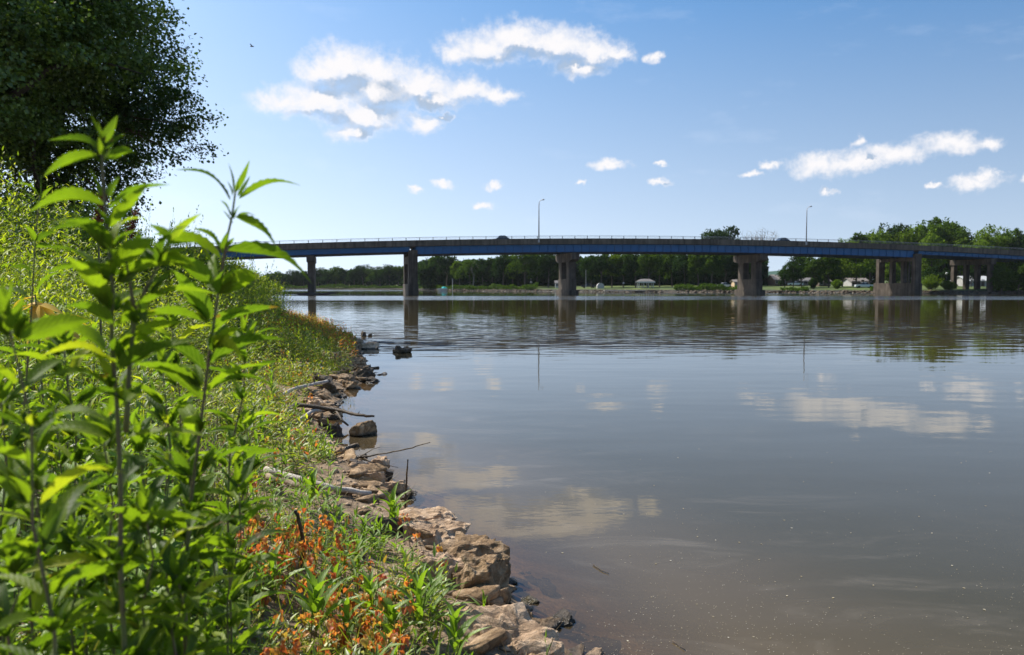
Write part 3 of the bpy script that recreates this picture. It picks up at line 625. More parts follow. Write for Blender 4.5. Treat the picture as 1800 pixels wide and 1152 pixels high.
# ------------------------------------------------------------------ trees
def crown_arrays(H, Rr, zlow, nlobe, nclump, nleaf, size, squash=.8, irregular=.3, spf=.20):
    """returns leaf mesh arrays and lobe centres; crown between zlow and H"""
    cz = (H + zlow) / 2; hz = (H - zlow) / 2; lobes = []
    k = 0
    while len(lobes) < nlobe and k < 4000:
        k += 1
        d = rdirs(1, -.9, 1.)[0]; rr = rng.uniform(.35, .86)
        c = np.array([d[0]*Rr*rr, d[1]*Rr*rr, cz + d[2]*hz*rr]); r = Rr * rng.uniform(.26, .26 + irregular)
        c[2] = min(c[2], H - r * squash); lobes.append((c, r))
    P = []; Nn = []
    for c, r in lobes:
        nc = max(4, int(nclump * (r / Rr) ** 1.5 * 4)); dd = rdirs(nc, -.75, 1.)
        rad = r * rng.uniform(.55, 1.08, nc)[:, None]; cc = c + dd * rad * np.array([1, 1, squash])
        sp_ = r * spf
        q = cc[:, None, :] + np.clip(rng.normal(0, 1, (nc, nleaf, 3)), -1.8, 1.8) * sp_ * np.array([1.15, 1.15, .62]) + (dd[:, None, :] + np.array([0, 0, .25])) * np.clip(rng.normal(0, 1, (nc, nleaf, 1)), -1.5, 2.2) * sp_ * (1.5 if spf < .15 else 0)
        q[..., 2] -= (np.linalg.norm(q[..., :2] - cc[:, None, :2], axis=-1)) * .25
        P.append(q.reshape(-1, 3)); Nn.append(np.repeat(dd, nleaf, 0))
    P = np.concatenate(P); Nn = np.concatenate(Nn); n = len(P)
    D = Nn * .6 + rdirs(n) * 1.0 + np.array([0, 0, -.25]); Nh = Nn * .5 + np.array([0, 0, .9]) + rdirs(n) * .7
    Mx = frames(D, Nh) * (size * rng.uniform(.6, 1.35, n))[:, None, None]
    V, F, _ = scatter(DV, DF, Mx, P)
    return V, F, lobes
def trunk_mb(H, zlow, lobes, r0, nl=7, fork=None):
    mb = MB(); hb = zlow + (H - zlow) * .35; j = lambda a: random.uniform(-a, a)
    top = Vector((j(.04*H), j(.04*H), hb))
    mb.tube([(0, 0, -.4), (0, 0, .25), (j(.02*H), j(.02*H), hb*.5), top, top + Vector((j(.3), j(.3), (H-hb)*.5))], [r0*1.35, r0, r0*.82, r0*.6, r0*.18], 9, jit=.06)
    for c, r in sorted(lobes, key=lambda l: -l[1])[:nl]:
        c = Vector(c); st = Vector((0, 0, 0)).lerp(top, random.uniform(.62, 1.0)); mid = st.lerp(c, .5) + Vector((j(.05*H), j(.05*H), .03*H))
        mb.tube([st, mid, c], [r0*.42, r0*.26, r0*.08], 6)
        for q in range(3):
            e = c + Vector((j(r), j(r), j(r*.7))); mb.tube([mid.lerp(c, .6), e], [r0*.14, r0*.03], 4, cap=False)
    return mb

protos = []
for i in range(9):
    H = 12.0; Rr = [5.0, 4.4, 5.6, 4.0, 5.2, 4.8, 3.6, 5.4, 4.6][i]; zl = [2.4, 1.6, 2.8, 1.2, 2.0, 3.0, 1.0, 2.2, 1.4][i]
    V, F, lobes = crown_arrays(H, Rr, zl, 17, 22, 15, .50, .8, .2)
    V[:, 2] *= H / np.percentile(V[:, 2], 99.7)
    cm = mesh_np('crown', V, F); tm = trunk_mb(H, zl, lobes, .26, 6); tme = mesh_np('trunk', tm.V, tm.F, smooth=True)
    tme.materials.append(M_['bark']); protos.append((cm, tme, Rr))
cprotos = {}
def far_tree(px, Y, ytop, kind, label, group, pi=None, wide=1.0, base=None):
    """a tree on the far bank whose top shows at photo height ytop"""
    pi = random.randrange(len(protos)) if pi is None else pi
    cm, tme, Rr = protos[pi]; p = at(px, ytop, Y); zb = base if base is not None else far_z(px, Y); H = (p.z - zb); s = H / 12.0
    key = (pi, kind)
    if key not in cprotos:
        c = cm.copy(); c.materials.clear(); c.materials.append(TREEM[kind]); cprotos[key] = c
    o = empty('broadleaf_tree', (p.x, Y, zb), random.uniform(0, 6.28)); ws = wide * s ** .3 / s if False else wide
    o.scale = (s*wide, s*wide, s); tag(o, label, 'tree', group)
    a = bpy.data.objects.new('crown', cprotos[key]); COL.objects.link(a); a.parent = o
    b = bpy.data.objects.new('trunk', tme); COL.objects.link(b); b.parent = o
    return o
def far_z(px, Y):
    t = Y - fshore(px); return float(np.interp(t, [-25, -2, 0, .9, 2.5, 8, 25, 70, 260], [-1.8, -.35, .02, .45, .75, .95, 1.3, 2.2, 5])) - .15

ORD = ['first', 'second', 'third', 'fourth', 'fifth', 'sixth', 'seventh', 'eighth', 'ninth', 'tenth', 'eleventh', 'twelfth', 'thirteenth', 'fourteenth', 'fifteenth', 'sixteenth', 'seventeenth', 'eighteenth']
KN = ['dark green', 'mid green', 'bright green']
# left far shore, seen under the left spans
SEGS = [
 (405, 541, 'distant shore left of the narrow pier', 440, [(410,485,0),(428,486,0),(446,481,0),(464,486,0),(482,479,1),(500,483,0),(516,477,0),(534,479,0)]),
 (550, 712, 'distant shore between narrow pier and second pier', 425, [(560,473,0),(576,476,0),(590,471,1),(606,474,0),(622,475,0),(638,468,0),(654,474,1),(668,471,0),(684,468,0),(700,470,1)]),
 (742, 988, 'far bank left of the first hammerhead pier', 278, [(752,456,0),(770,452,1),(786,449,0),(808,462,2),(826,459,1),(848,457,0),(866,456,1),(884,449,0),(902,450,2),(922,443,1),(944,447,0),(964,445,0),(984,449,0)]),
 (1033, 1310, 'far bank between the two hammerhead piers', 246, [(1040,453,0),(1058,449,0),(1076,446,2),(1096,444,1),(1118,446,0),(1140,443,1),(1160,448,0),(1182,444,1),(1204,446,0),(1228,438,1),(1252,436,1),(1276,442,0),(1298,440,1),(1318,444,0)]),
 (1375, 1545, 'right bank beyond the second hammerhead pier', 222, [(1380,470,0),(1395,462,0),(1410,449,0),(1432,444,1),(1458,441,1),(1482,438,1),(1506,436,2),(1530,434,1)]),
]
for x0, x1, where, Yb, lst in SEGS:
    for i, (px, yt, kd) in enumerate(lst):
        yt -= 2.0; Y = max(fshore(px) + 12, Yb + random.uniform(-8, 10) if px > 700 else fshore(px) + random.uniform(8, 16))
        far_tree(px, Y, yt, kd, '%s tree, %s from left on the %s' % (KN[kd], ORD[i], where), 'trees along the far bank', wide=(.95 if px > 700 else 1.15))
# tall trees seen above the bridge deck
for i, (px, yt, Y, kd, wd) in enumerate([(1252, 404, 285, 0, .62), (1279, 400, 290, 0, .62)]):
    far_tree(px, Y, yt, kd, 'tall dark tree above the deck, %s one of the pair beside the bare tree' % ('left' if i == 0 else 'right'), 'trees showing above the bridge', wide=wd)
TR = [(1490,422,250,2,.8),(1516,411,252,1,.8),(1545,405,256,2,.85),(1573,394,262,0,.75),(1600,397,258,2,.85),(1632,391,255,1,.85),(1663,384,262,1,.75),(1640,402,238,2,.8),(1690,402,252,1,.7),(1712,418,245,2,.8),(1744,399,250,2,.75),(1773,404,255,1,.7),(1802,408,250,0,.7),(1835,400,255,1,.8)]
for i, (px, yt, Y, kd, wd) in enumerate(TR):
    far_tree(px, Y, yt, kd, '%s tree above the right end of the bridge, %s from left' % (KN[kd], ORD[i]), 'trees showing above the bridge', wide=wd)
# right-hand low trees and bushes in front of or under the deck
LOW = [(1566,462,226,2,1.0,'bright green tree seen through the openings of the multi-column pier'),
       (1640,470,214,0,1.1,'dark tree under the deck right of the multi-column pier'),
       (1662,472,216,0,1.0,'dark tree behind the pale lit column at the right bank'),
       (1708,474,214,0,.9,'dark tree behind the columns of the last visible pier'),
       (1762,466,181.5,1,1.05,'bushy green tree growing against the near side of the deck at the right'),
       (1793,459,183,1,1.1,'leafy green tree at the right edge in front of the bridge end'),
       (1825,455,186,1,1.1,'green tree just past the right edge in front of the bridge end')]
for px, yt, Y, kd, wd, lb in LOW: far_tree(px, Y, yt, kd, lb, 'trees near the right bridge end', wide=wd)

def shrub(name, loc, h, r, mat, n, size, label, cat='shrub', group=None, tpl=None, lobes=9, stems=8):
    """leafy bush: many rising shoots that carry leaves along their upper length"""
    o = empty(name, loc); tag(o, label, cat, group); st = MB(); P = []; D = []
    for i in range(n):
        a = random.uniform(0, 6.283); q = math.sqrt(random.random()) * r; tip = Vector((math.cos(a)*q, math.sin(a)*q, h * (1 - .45*(q/r)**2) * random.uniform(.75, 1.0)))
        b = Vector((tip.x*.25, tip.y*.25, 0)); mid = b.lerp(tip, .5) + Vector((-tip.x*.08, -tip.y*.08, .05*h))
        if i % 3 == 0: st.tube([b, mid, tip], [.012*h, .007*h, .002*h], 4, cap=False)
        for k in range(22):
            t = .22 + .78*k/21; c = b.lerp(mid, t*2) if t < .5 else mid.lerp(tip, t*2-1)
            P.append(tuple(c + Vector((random.gauss(0, .02*h), random.gauss(0, .02*h), random.gauss(0, .02*h))))); dv = (tip - b).normalized()*.5 + Vector((random.gauss(0, .7), random.gauss(0, .7), random.gauss(.1, .4))); D.append(tuple(dv))
    P = np.array(P); D = np.array(D); nn = len(P); Nh = rdirs(nn)*.6 + np.array([0, 0, 1.])
    Mx = frames(D, Nh); scl = np.stack([np.full(nn, size*.34), size*rng.uniform(.7, 1.2, nn), np.full(nn, size*.5)], -1); Mx = Mx * scl[:, None, :]
    T, F_, uv = tpl or leaf_tpl(3, 'lance', .25, .2, 1)
    V, F, _ = scatter(T, F_, Mx, P); obj('foliage', mesh_np('foliage', V, F), mat, o)
    st.build('stem', M_['weedstem'], o)
    return o
def place_far_shrub(px, Y, h, r, mat, label):
    p = at(px, 505, Y); z = far_z(px, Y); shrub('riverside_shrub', (p.x, Y, z), h, r, mat, 110, .42, label, 'shrub', 'shrubs on the far bank')
place_far_shrub(1638, 193, 3.9, 2.9, TREEM[2], 'rounded bright green bush on the right bank beside the multi-column pier')
place_far_shrub(1668, 183.5, 2.4, 1.8, TREEM[2], 'low pale green bush at the water beside the last visible pier')
place_far_shrub(1429, 208, 3.0, 1.1, TREEM[0], 'dark pointed conifer-like bush on the lawn right of the second hammerhead pier')
place_far_shrub(1471, 206, 2.6, 1.5, TREEM[2], 'small pale green bush on the lawn in front of the ranch houses')
place_far_shrub(857, 300, 2.2, 2.6, TREEM[0], 'dark bush in front of the white house with the faded red roof')

# unbroken wood behind the separate trees
def wood(name, pts, label, n, size, mat):
    P = []
    pxs = np.array([a for a, *_ in pts]); Ys = np.array([b for _, b, _ in pts]); T = np.array([c for *_, c in pts])
    px = rng.uniform(pxs[0], pxs[-1], n); Y = np.interp(px, pxs, Ys) + rng.uniform(-6, 16, n); top = np.interp(px, pxs, T)
    bump = 1 - .30 * nz2(px, Y, .05, 4) - .12 * nz2(px, Y, .16, 5)
    hmax = (CAMZ + (503 - top) * Y / FPX) * bump; z = 1.0 + (hmax - 1.0) * np.sqrt(rng.uniform(0, 1, n))
    P = np.stack([(px - 900) / FPX * Y, Y, z], -1); Mx = frames(rdirs(n), rdirs(n) * .8 + np.array([0, -.3, .7])) * (size * rng.uniform(.7, 1.4, n))[:, None, None]
    V, F, _ = scatter(DV, DF, Mx, P); tag(obj(name, mesh_np(name, V, F), mat), label, 'wood', kind='stuff')
wood('distant_wood', [(-400, 700, 480), (380, 475, 488), (560, 448, 476), (700, 425, 470), (765, 360, 462)], 'unbroken dark wood behind the trees of the distant left shore', 60000, 1.5, TREEM[0])
wood('background_wood', [(735, 320, 456), (800, 312, 455), (900, 300, 446), (1100, 285, 446), (1200, 275, 440), (1345, 262, 440)], 'unbroken dark wood behind the houses and trees of the far bank', 90000, 1.2, TREEM[0])
wood('right_bank_wood', [(1405, 275, 462), (1480, 272, 430), (1560, 272, 408), (1670, 270, 400), (1705, 265, 425), (1760, 262, 412), (1900, 262, 408), (2400, 250, 400)], 'dense green wood behind the right end of the bridge', 80000, 1.1, TREEM[1])
def brush():
    P = []
    for x0, x1, h in ((330, 700, 1.9), (700, 945, 1.9), (1185, 1300, 1.7), (1530, 1606, 1.5), (1372, 1420, .9), (1745, 1900, 2.2)):
        n = int((x1 - x0) * 26); px = rng.uniform(x0, x1, n)
        for x in px:
            Y = fshore(x) + rng.uniform(.8, 4); hh = h * (.35 + .9 * float(nz2(x, 0, .09, 3))); P.append(((x - 900) / FPX * Y, Y, far_z(x, Y) - .1 + hh * rng.uniform(0, 1) ** .7))
    P = np.array(P); n = len(P); Mx = frames(rdirs(n), rdirs(n) * .7 + np.array([0, 0, .8])) * (.42 * rng.uniform(.6, 1.3, n))[:, None, None]
    V, F, _ = scatter(DV, DF, Mx, P); tag(obj('riverside_brush', mesh_np('riverside_brush', V, F), TREEM[1]), 'low dark brush along the far waterline', 'brush', kind='stuff')
brush()
hl = MB(); hp = [(x, y) for x, y in ((1300, 483), (1345, 478), (1375, 475.5), (1400, 477), (1440, 480), (1500, 486))]
hv = []
for x, y in hp: a = at(x, y, 900); hv += [(a.x, 900, a.z), (a.x, 1100, a.z - 3), (a.x, 850, 6)]
hl.add(hv, [(i*3+k, i*3+3+k, i*3+3+(k+1) % 3, i*3+(k+1) % 3) for i in range(len(hp)-1) for k in range(3)])
tag(hl.build('wooded_hill', mat_noise('hill_green', [(.3, (.03, .07, .05)), (.7, (.05, .10, .07))], .05, .95, .5, .2)), kind='structure')

# bare trees
random.seed(41)
def bare_tree(px, Y, ytop, label, n=9, spread=.35, mat='deadbark', thick=.2, name='bare_tree'):
    zb = far_z(px, Y); p = at(px, ytop, Y); H = p.z - zb
    o = empty(name, (p.x, Y, zb)); tag(o, label, 'tree'); tr = MB(); br = MB()
    tr.tube([(0, 0, -.3), (.1, 0, H*.3), (.15, .1, H*.55)], [thick*1.3, thick, thick*.6], 8)
    for i in range(n):
        a = random.uniform(0, 6.28); e = Vector((math.cos(a)*H*spread*random.uniform(.3, 1), math.sin(a)*H*spread*.6, H*random.uniform(.8, 1.0))); b = Vector((.1, .05, H*random.uniform(.3, .55)))
        m = b.lerp(e, .5) + Vector((random.gauss(0, .3), 0, .3)); br.tube([b, m, e], [thick*.4, thick*.22, .03], 5)
        for k in range(9):
            t = random.uniform(.4, 1); c = b.lerp(m, t*2) if t < .5 else m.lerp(e, t*2-1); d = Vector((random.gauss(0, 1), random.gauss(0, 1), random.uniform(.3, 1.6))); br.tube([c, c + d], [.05, .02], 3, cap=False)
    tr.build('trunk', M_[mat], o, True); br.build('branch', M_[mat], o)
bare_tree(1338, 280, 404, 'greyish leafless tree with fine upright twigs above the bridge deck, right of the dark trees', 26, .30, thick=.3)
bare_tree(1318, 282, 408, 'thin leafless tree above the deck, left neighbour of the wider bare tree', 16, .18, thick=.2)
bare_tree(832, 285, 463, 'pale dead tree with forked bare limbs just left of the white house', 6, .30)

# ------------------------------------------------------------------ buildings and things of the far bank
def house(name, px0, px1, ybase, yeave, yridge, Y, wall, roof, label, depth=7, wins=3, cat='house', door=True, porch=False, gable=False):
    a = at(px0, ybase, Y); b = at(px1, ybase, Y); w_ = b.x - a.x; pc = at((px0+px1)/2, ybase, Y); zb = far_z((px0+px1)/2, Y) 
    he = at(px0, yeave, Y).z - zb; hr = at(px0, yridge, Y).z - zb; hw = w_/2
    o = empty(name, (pc.x, Y, zb)); tag(o, label, cat)
    if gable: pr = [(-hw, 0, -1), (hw, 0, -1), (hw, 0, he), (0, 0, hr), (-hw, 0, he)]; V = [(x, 0, z) for x, _, z in pr] + [(x, depth, z) for x, _, z in pr]
    else: pr = [(0, -1), (depth, -1), (depth, he), (depth/2, hr - .05), (0, he)]; V = [(-hw, y, z) for y, z in pr] + [(hw, y, z) for y, z in pr]
    mb = MB(); n = 5; mb.add(V, [tuple(range(n)), tuple(range(n, 2*n))[::-1]] + [(i, i+n, (i+1) % n+n, (i+1) % n) for i in range(n)]); mb.build('wall', wall, o)
    rf = MB(); ov = .35; th = .16
    if gable:
        for sgn in (-1, 1):
            e = (sgn*(hw+ov), he - ov*(hr-he)/hw); rf.add([(e[0], -ov, e[1]+.02), (0, -ov, hr+.02), (0, depth+ov, hr+.02), (e[0], depth+ov, e[1]+.02), (e[0], -ov, e[1]+th), (0, -ov, hr+th), (0, depth+ov, hr+th), (e[0], depth+ov, e[1]+th)], [(0,1,2,3),(7,6,5,4),(0,4,5,1),(1,5,6,2),(2,6,7,3),(3,7,4,0)])
    else:
        for sgn in (-1, 1):
            y0 = depth/2 + sgn*(depth/2+ov); z0 = he - ov*(hr-he)/(depth/2); x_ = hw+ov
            rf.add([(-x_, y0, z0+.02), (-x_, depth/2, hr+.02), (x_, depth/2, hr+.02), (x_, y0, z0+.02), (-x_, y0, z0+th), (-x_, depth/2, hr+th), (x_, depth/2, hr+th), (x_, y0, z0+th)], [(0,1,2,3),(7,6,5,4),(0,4,5,1),(1,5,6,2),(2,6,7,3),(3,7,4,0)])
    rf.build('roof', roof, o)
    if wins:
        for i in range(wins):
            x = -hw + w_*(i+.5)/wins; ww = min(.6, w_*.28/wins + .2)
            if door and i == wins//2:
                m = MB(); m.box(x-.45, -.06, .1, x+.45, .02, 2.05); m.build('door', M_['brownwall'], o); continue
            fm = MB(); fm.box(x-ww-.08, -.05, he*.38, x+ww+.08, .02, he*.38+1.25); f = fm.build('window', M_['white'], o)
            m = MB(); m.box(x-ww, -.07, he*.38+.08, x+ww, -.045, he*.38+1.17); m.build('pane', M_['glass'], f)
    return o
house('house', 829, 857, 503.5, 495, 488.5, 305, M_['white'], M_['roofpink'], 'white house with faded red roof among trees right of the dead tree', 8, 5)
house('garage', 824, 831, 502, 497, 495, 304, M_['white'], M_['roofgrey'], 'small white outbuilding at the left end of the white house', 5, 1, 'garage', False)
house('house', 862, 880, 503.5, 499, 496.5, 312, M_['white'], M_['roofgrey'], 'low white house half hidden by trees, right of the one with the faded red roof', 8, 3)
house('shed', 893, 899, 503, 498, 496, 306, M_['white'], M_['roofgrey'], 'tiny white shed between dark trees left of the first hammerhead pier', 4, 0, 'shed', gable=True)
house('house', 913, 925, 503, 499, 497, 304, M_['greywall'], M_['roofgrey'], 'small grey cottage behind the shrubs left of the first hammerhead pier', 6, 2)
house('house', 977, 997, 504.5, 498.5, 494, 262, M_['white'], M_['roofgrey'], 'small white house with grey roof just behind the first hammerhead pier', 6, 4)
house('shed', 1291, 1311, 507, 496, 492.5, 226, M_['tan'], M_['rooftan'], 'tan shed with shallow pale roof on the lawn left of the second hammerhead pier', 3.4, 2, 'shed')
house('house', 1362, 1402, 503, 492, 483.5, 250, M_['brownwall'], M_['rooftan'], 'dark brown house with pale roof right of the second hammerhead pier', 8, 4)
house('house', 1404, 1436, 503, 495, 489, 252, M_['brownwall'], M_['roofgrey'], 'low dark house with grey roof, right neighbour of the brown one', 8, 4)
house('house', 1440, 1460, 503, 495, 488.5, 238, M_['brownwall'], M_['rooftan'], 'brown house with pale roof showing between tree trunks behind the lawn', 6, 3)
house('house', 1497, 1528, 503.5, 496, 489.5, 236, M_['greywall'], M_['rooftan'], 'grey ranch house with pale roof left of the multi-column pier', 7, 4)
house('house', 1700, 1744, 505, 494, 486, 222, M_['greywall'], M_['white'], 'pale house under the deck seen between the columns of the last visible pier', 8, 4)

def pavilion():
    Y = 236; a = at(1123, 507, Y); b = at(1149, 507, Y); zb = far_z(1136, Y); w_ = b.x - a.x
    o = empty('picnic_pavilion', ((a.x+b.x)/2, Y, zb)); tag(o, 'open white picnic pavilion on slim posts on the riverside lawn', 'pavilion'); hw = w_/2; he = at(1136, 495, Y).z - zb; hr = at(1136, 490.5, Y).z - zb
    rf = MB(); e = .4; dp = 3.6
    rf.add([(-hw-e, -e, he), (hw+e, -e, he), (hw+e, dp+e, he), (-hw-e, dp+e, he), (-hw*.55, dp/2, hr), (hw*.55, dp/2, hr)], [(3,2,1,0),(0,1,5,4),(1,2,5),(2,3,4,5),(3,0,4)]); rf.build('roof', M_['roofgrey'], o)
    fs = MB(); fs.box(-hw-e, -e-.05, he-.42, hw+e, -e+.05, he-.003); fs.box(-hw-e, dp+e-.05, he-.42, hw+e, dp+e+.05, he-.003); fs.build('fascia', M_['white'], o)
    for x in (-hw+.1, -hw/3, hw/3, hw-.1):
        for y in (.1, dp-.1): m = MB(); m.box(x-.11, y-.11, -.2, x+.11, y+.11, he-.42); m.build('post', M_['white'], o)
    m = MB(); m.box(-hw-.2, -.2, -.3, hw+.2, dp+.2, .06); m.build('floor_slab', M_['greywall'], o)
pavilion()
def dome_shed():
    Y = 240; a = at(1050, 506, Y); b = at(1062, 506, Y); zb = far_z(1056, Y); w_ = (b.x-a.x)/2; H = at(1056, 498, Y).z - zb
    o = empty('storage_shed', ((a.x+b.x)/2, Y, zb)); tag(o, 'small white arched-roof storage shed on the lawn right of the first hammerhead pier', 'shed')
    pr = [(-w_, -.5), (w_, -.5), (w_, H*.55), (w_*.8, H*.85), (w_*.3, H), (-w_*.3, H), (-w_*.8, H*.85), (-w_, H*.55)]; n = 8
    V = [(x, 0, z) for x, z in pr] + [(x, 2.6, z) for x, z in pr]; mb = MB(); mb.add(V, [tuple(range(n)), tuple(range(n, 2*n))[::-1]] + [(i, i+n, (i+1) % n+n, (i+1) % n) for i in range(n)]); mb.build('wall', M_['greywall'], o)
    m = MB(); m.box(-.5, -.06, .05, .5, -.003, H*.7); m.build('door', M_['greywall'], o)
dome_shed()
def boat_tarp():
    Y = 283; a = at(772, 510, Y); b = at(789, 510, Y); o = empty('covered_boat', ((a.x+b.x)/2, Y-6, .0)); tag(o, 'moored boat under a teal tarp at the far bank right of the second pier', 'boat')
    h = (b.x-a.x)/2; hull = MB(); V = []; secs = [(-h, .9, .35), (-h*.5, 1.05, .1), (h*.3, 1.0, .0), (h*.8, .6, .2), (h, .06, .5)]
    for x, w_, z in secs: V += [(x, -w_, .95), (x, -w_*.6, z-.1), (x, w_*.6, z-.1), (x, w_, .95)]
    hull.add(V, [(i*4+k, i*4+k+1, i*4+k+5, i*4+k+4) for i in range(4) for k in range(3)] + [(0, 3, 2, 1)]); hull.build('hull', M_['white'], o)
    t = MB(); V = []
    for x, w_, z in [(-h*.25, 1.0, .97), (0, 1.05, 1.5), (h*.35, 1.0, 1.55), (h*.75, .65, 1.25), (h*.97, .1, 1.0)]: V += [(x, -w_, .96), (x, -w_*.4, z), (x, w_*.4, z), (x, w_, .96)]
    t.add(V, [(i*4+k, i*4+k+1, i*4+k+5, i*4+k+4) for i in range(4) for k in range(3)] + [(0, 1, 2, 3), (16, 19, 18, 17)]); t.build('tarp', M_['teal'], o)
boat_tarp()
def pole_thing(name, px, ybot, ytop, Y, label, cat, r=.06, mat='rail', extra=None):
    zb = far_z(px, Y); p = at(px, ytop, Y); o = empty(name, (p.x, Y, zb)); tag(o, label, cat); H = p.z - zb
    m = MB(); m.tube([(0, 0, -.3), (0, 0, H)], [r, r*.7], 7); m.build('pole', M_[mat], o)
    if extra: extra(o, H)
pole_thing('utility_post', 795.5, 508, 490, 284, 'slim grey mooring pole standing near the boat with the teal tarp', 'pole', .13)
def flag(o, H):
    m = MB(); m.box(.04, -.02, H-1.1, .9, .02, H-.1); m.build('flag', M_['flag'], o)
pole_thing('flagpole', 1030, 503, 474, 246, 'slim white flagpole just right of the first hammerhead pier', 'flagpole', .07, 'white')
def finial(o, H):
    m = MB(); m.tube([(0, 0, H-.9), (0, 0, H-.3), (0, 0, H+.05), (0, 0, H+.4)], [.1, .42, .30, .05], 8); m.tube([(0, 0, H-2.3), (0, 0, H-1.9), (0, 0, H-1.4)], [.2, .5, .1], 8); m.build('lamp_globe', M_['white'], o)
pole_thing('garden_lamp', 933.5, 503, 487, 280, 'white two-tiered garden lamp among dark trees left of the first hammerhead pier', 'lamp', .09, 'darksteel', finial)
def ball(o, H):
    m = MB(); m.tube([(0, 0, H-.3), (0, 0, H-.1), (0, 0, H+.15), (0, 0, H+.3)], [.08, .28, .28, .06], 8); m.build('lamp_globe', M_['white'], o)
pole_thing('garden_lamp', 1096, 505, 498, 243, 'short garden lamp with white globe between arched shed and pavilion', 'lamp', .05, 'darksteel', ball)
pole_thing('garden_lamp', 1664, 505, 481, 200, 'lamp with white globe on a post beside the last visible pier', 'lamp', .07, 'darksteel', ball)
# dock and slipway
def dock():
    Y = 224; a = on(1071, 512.6, .3); b = on(1150, 512.4, .3); o = empty('boat_dock', (a.x, Y-1, 0)); tag(o, 'low pale boat dock along the waterline in front of the lawn', 'dock'); L_ = (1150-1071)/FPX*Y
    m = MB(); m.box(0, 0, .38, L_, 1.5, .56); m.build('deck_boards', M_['palewood'], o)
    for i in range(6): q = MB(); x = .3 + i*(L_-.6)/5; q.tube([(x, .1, -1.5), (x, .1, .8)], .1, 6); q.build('piling', M_['wood'], o)
dock()
rp = MB(); a = at(1146, 514, 223.5); b = at(1176, 509, 240)
rp.add([(a.x-1.6, 222.5, -.12), (a.x+1.6, 222, -.12), (b.x+1.6, 240, 1.12), (b.x-1.6, 240, 1.12), (a.x-1.6, 222.5, .15), (a.x+1.6, 222, .15), (b.x+1.6, 240, 1.3), (b.x-1.6, 240, 1.3)], [(4,5,6,7),(0,1,5,4),(1,2,6,5),(2,3,7,6),(3,0,4,7)])
tag(rp.build('boat_ramp', mat_noise('ramp_gravel', [(.3, (.36, .27, .2)), (.7, (.5, .4, .3))], 1, .95, .3, 6)), kind='structure')
for px, Y, lb, mt in ((1273, 232, 'pale car parked on the lawn left of the tan shed', 'carwhite'), (1519, 214, 'white car parked before the grey ranch house', 'carwhite'), (1443, 246, 'white car parked under the trees right of the pointed dark bush', 'carwhite'), (1398, 249, 'white car parked in front of the low dark house', 'carwhite'), (1035, 252, 'dark car parked beside the first hammerhead pier', 'carpaint')):
    p = at(px, 505, Y); car('car', (p.x, Y, far_z(px, Y) + .12), random.uniform(-.3, .3), M_[mt], lb, 'car', 4.6, 1.5, 'cars parked on the far bank')
# revetment stones along the far waterline: uncountable rubble
def far_rubble():
    V = []; F = []
    ico = [(0, 0, 1), (.9, 0, .2), (.28, .85, .2), (-.72, .53, .2), (-.72, -.53, .2), (.28, -.85, .2), (0, 0, -.5)]; fc = [(0,1,2),(0,2,3),(0,3,4),(0,4,5),(0,5,1),(6,2,1),(6,3,2),(6,4,3),(6,5,4),(6,1,5)]
    n = 1100; px = rng.uniform(700, 1900, n); T = np.array(ico); P = []; Mx = []
    for x in px:
        Y = fshore(x) + rng.uniform(-1.2, 1.2); s = rng.uniform(.18, .6); P.append(((x-900)/FPX*Y, Y, far_z(x, Y) + .1)); a = rng.uniform(0, 6.28)
        Mx.append([[math.cos(a)*s*1.4, -math.sin(a)*s, 0], [math.sin(a)*s*1.4, math.cos(a)*s, 0], [0, 0, s*.8]])
    V, F, _ = scatter(T, np.array(fc), np.array(Mx), np.array(P)); tag(obj('riprap', mesh_np('riprap', V, F), RK['dark']), 'rubble stones lining the far waterline', 'rubble', kind='stuff')
far_rubble()
# driftwood raft caught on the first pier
def raft():
    x, y = bp_at(560); o = empty('driftwood_pile', (x, y - 1.5, 0)); tag(o, 'dark raft of driftwood caught at the foot of the narrow first pier', 'driftwood')
    for i in range(12):
        m = MB(); a = random.gauss(0, .25); l = random.uniform(1.5, 4.5); c = Vector((random.uniform(-3.2, 2.4), random.uniform(-1, 1.2), random.uniform(.0, .45))); d = Vector((math.cos(a), math.sin(a), random.gauss(0, .07)))*l/2
        m.tube([c-d, c+Vector((0, 0, .05)), c+d], [.12, .16, .05], 6, jit=.2); m.build('log', M_['darkwood'], o)
raft()

# ------------------------------------------------------------------ big trees on the near bank
def big_tree(name, loc, H, Rr, zlow, mat, label, nlobe, size, seed, leafn=26, clump=36, r0=.38):
    global rng
    rng = np.random.default_rng(seed); random.seed(seed)
    V, F, lobes = crown_arrays(H, Rr, zlow, nlobe, clump, leafn, size, .85, .16, .115)
    o = empty(name, loc); tag(o, label, 'tree'); obj('crown', mesh_np('crown', V, F), mat, o)
    t = trunk_mb(H, zlow, lobes, r0, 16); t.build('trunk', M_['bark'], o, True); return o
def bt(px, Y): x = (px-900)/FPX*Y; return (x, Y, float(gz(x, Y)))
big_tree('maple_tree', bt(82, 29), 18.5, 5.4, .5, M_['bigtree'], 'tall dark leafy tree on the near bank behind the weeds, nearer the river', 70, .125, 21, 90, 30)
big_tree('maple_tree', bt(-50, 24), 15.5, 5.0, .8, M_['bigtree2'], 'large paler green tree filling the upper left corner', 70, .115, 33, 90, 30)
rng = np.random.default_rng(99); random.seed(99)

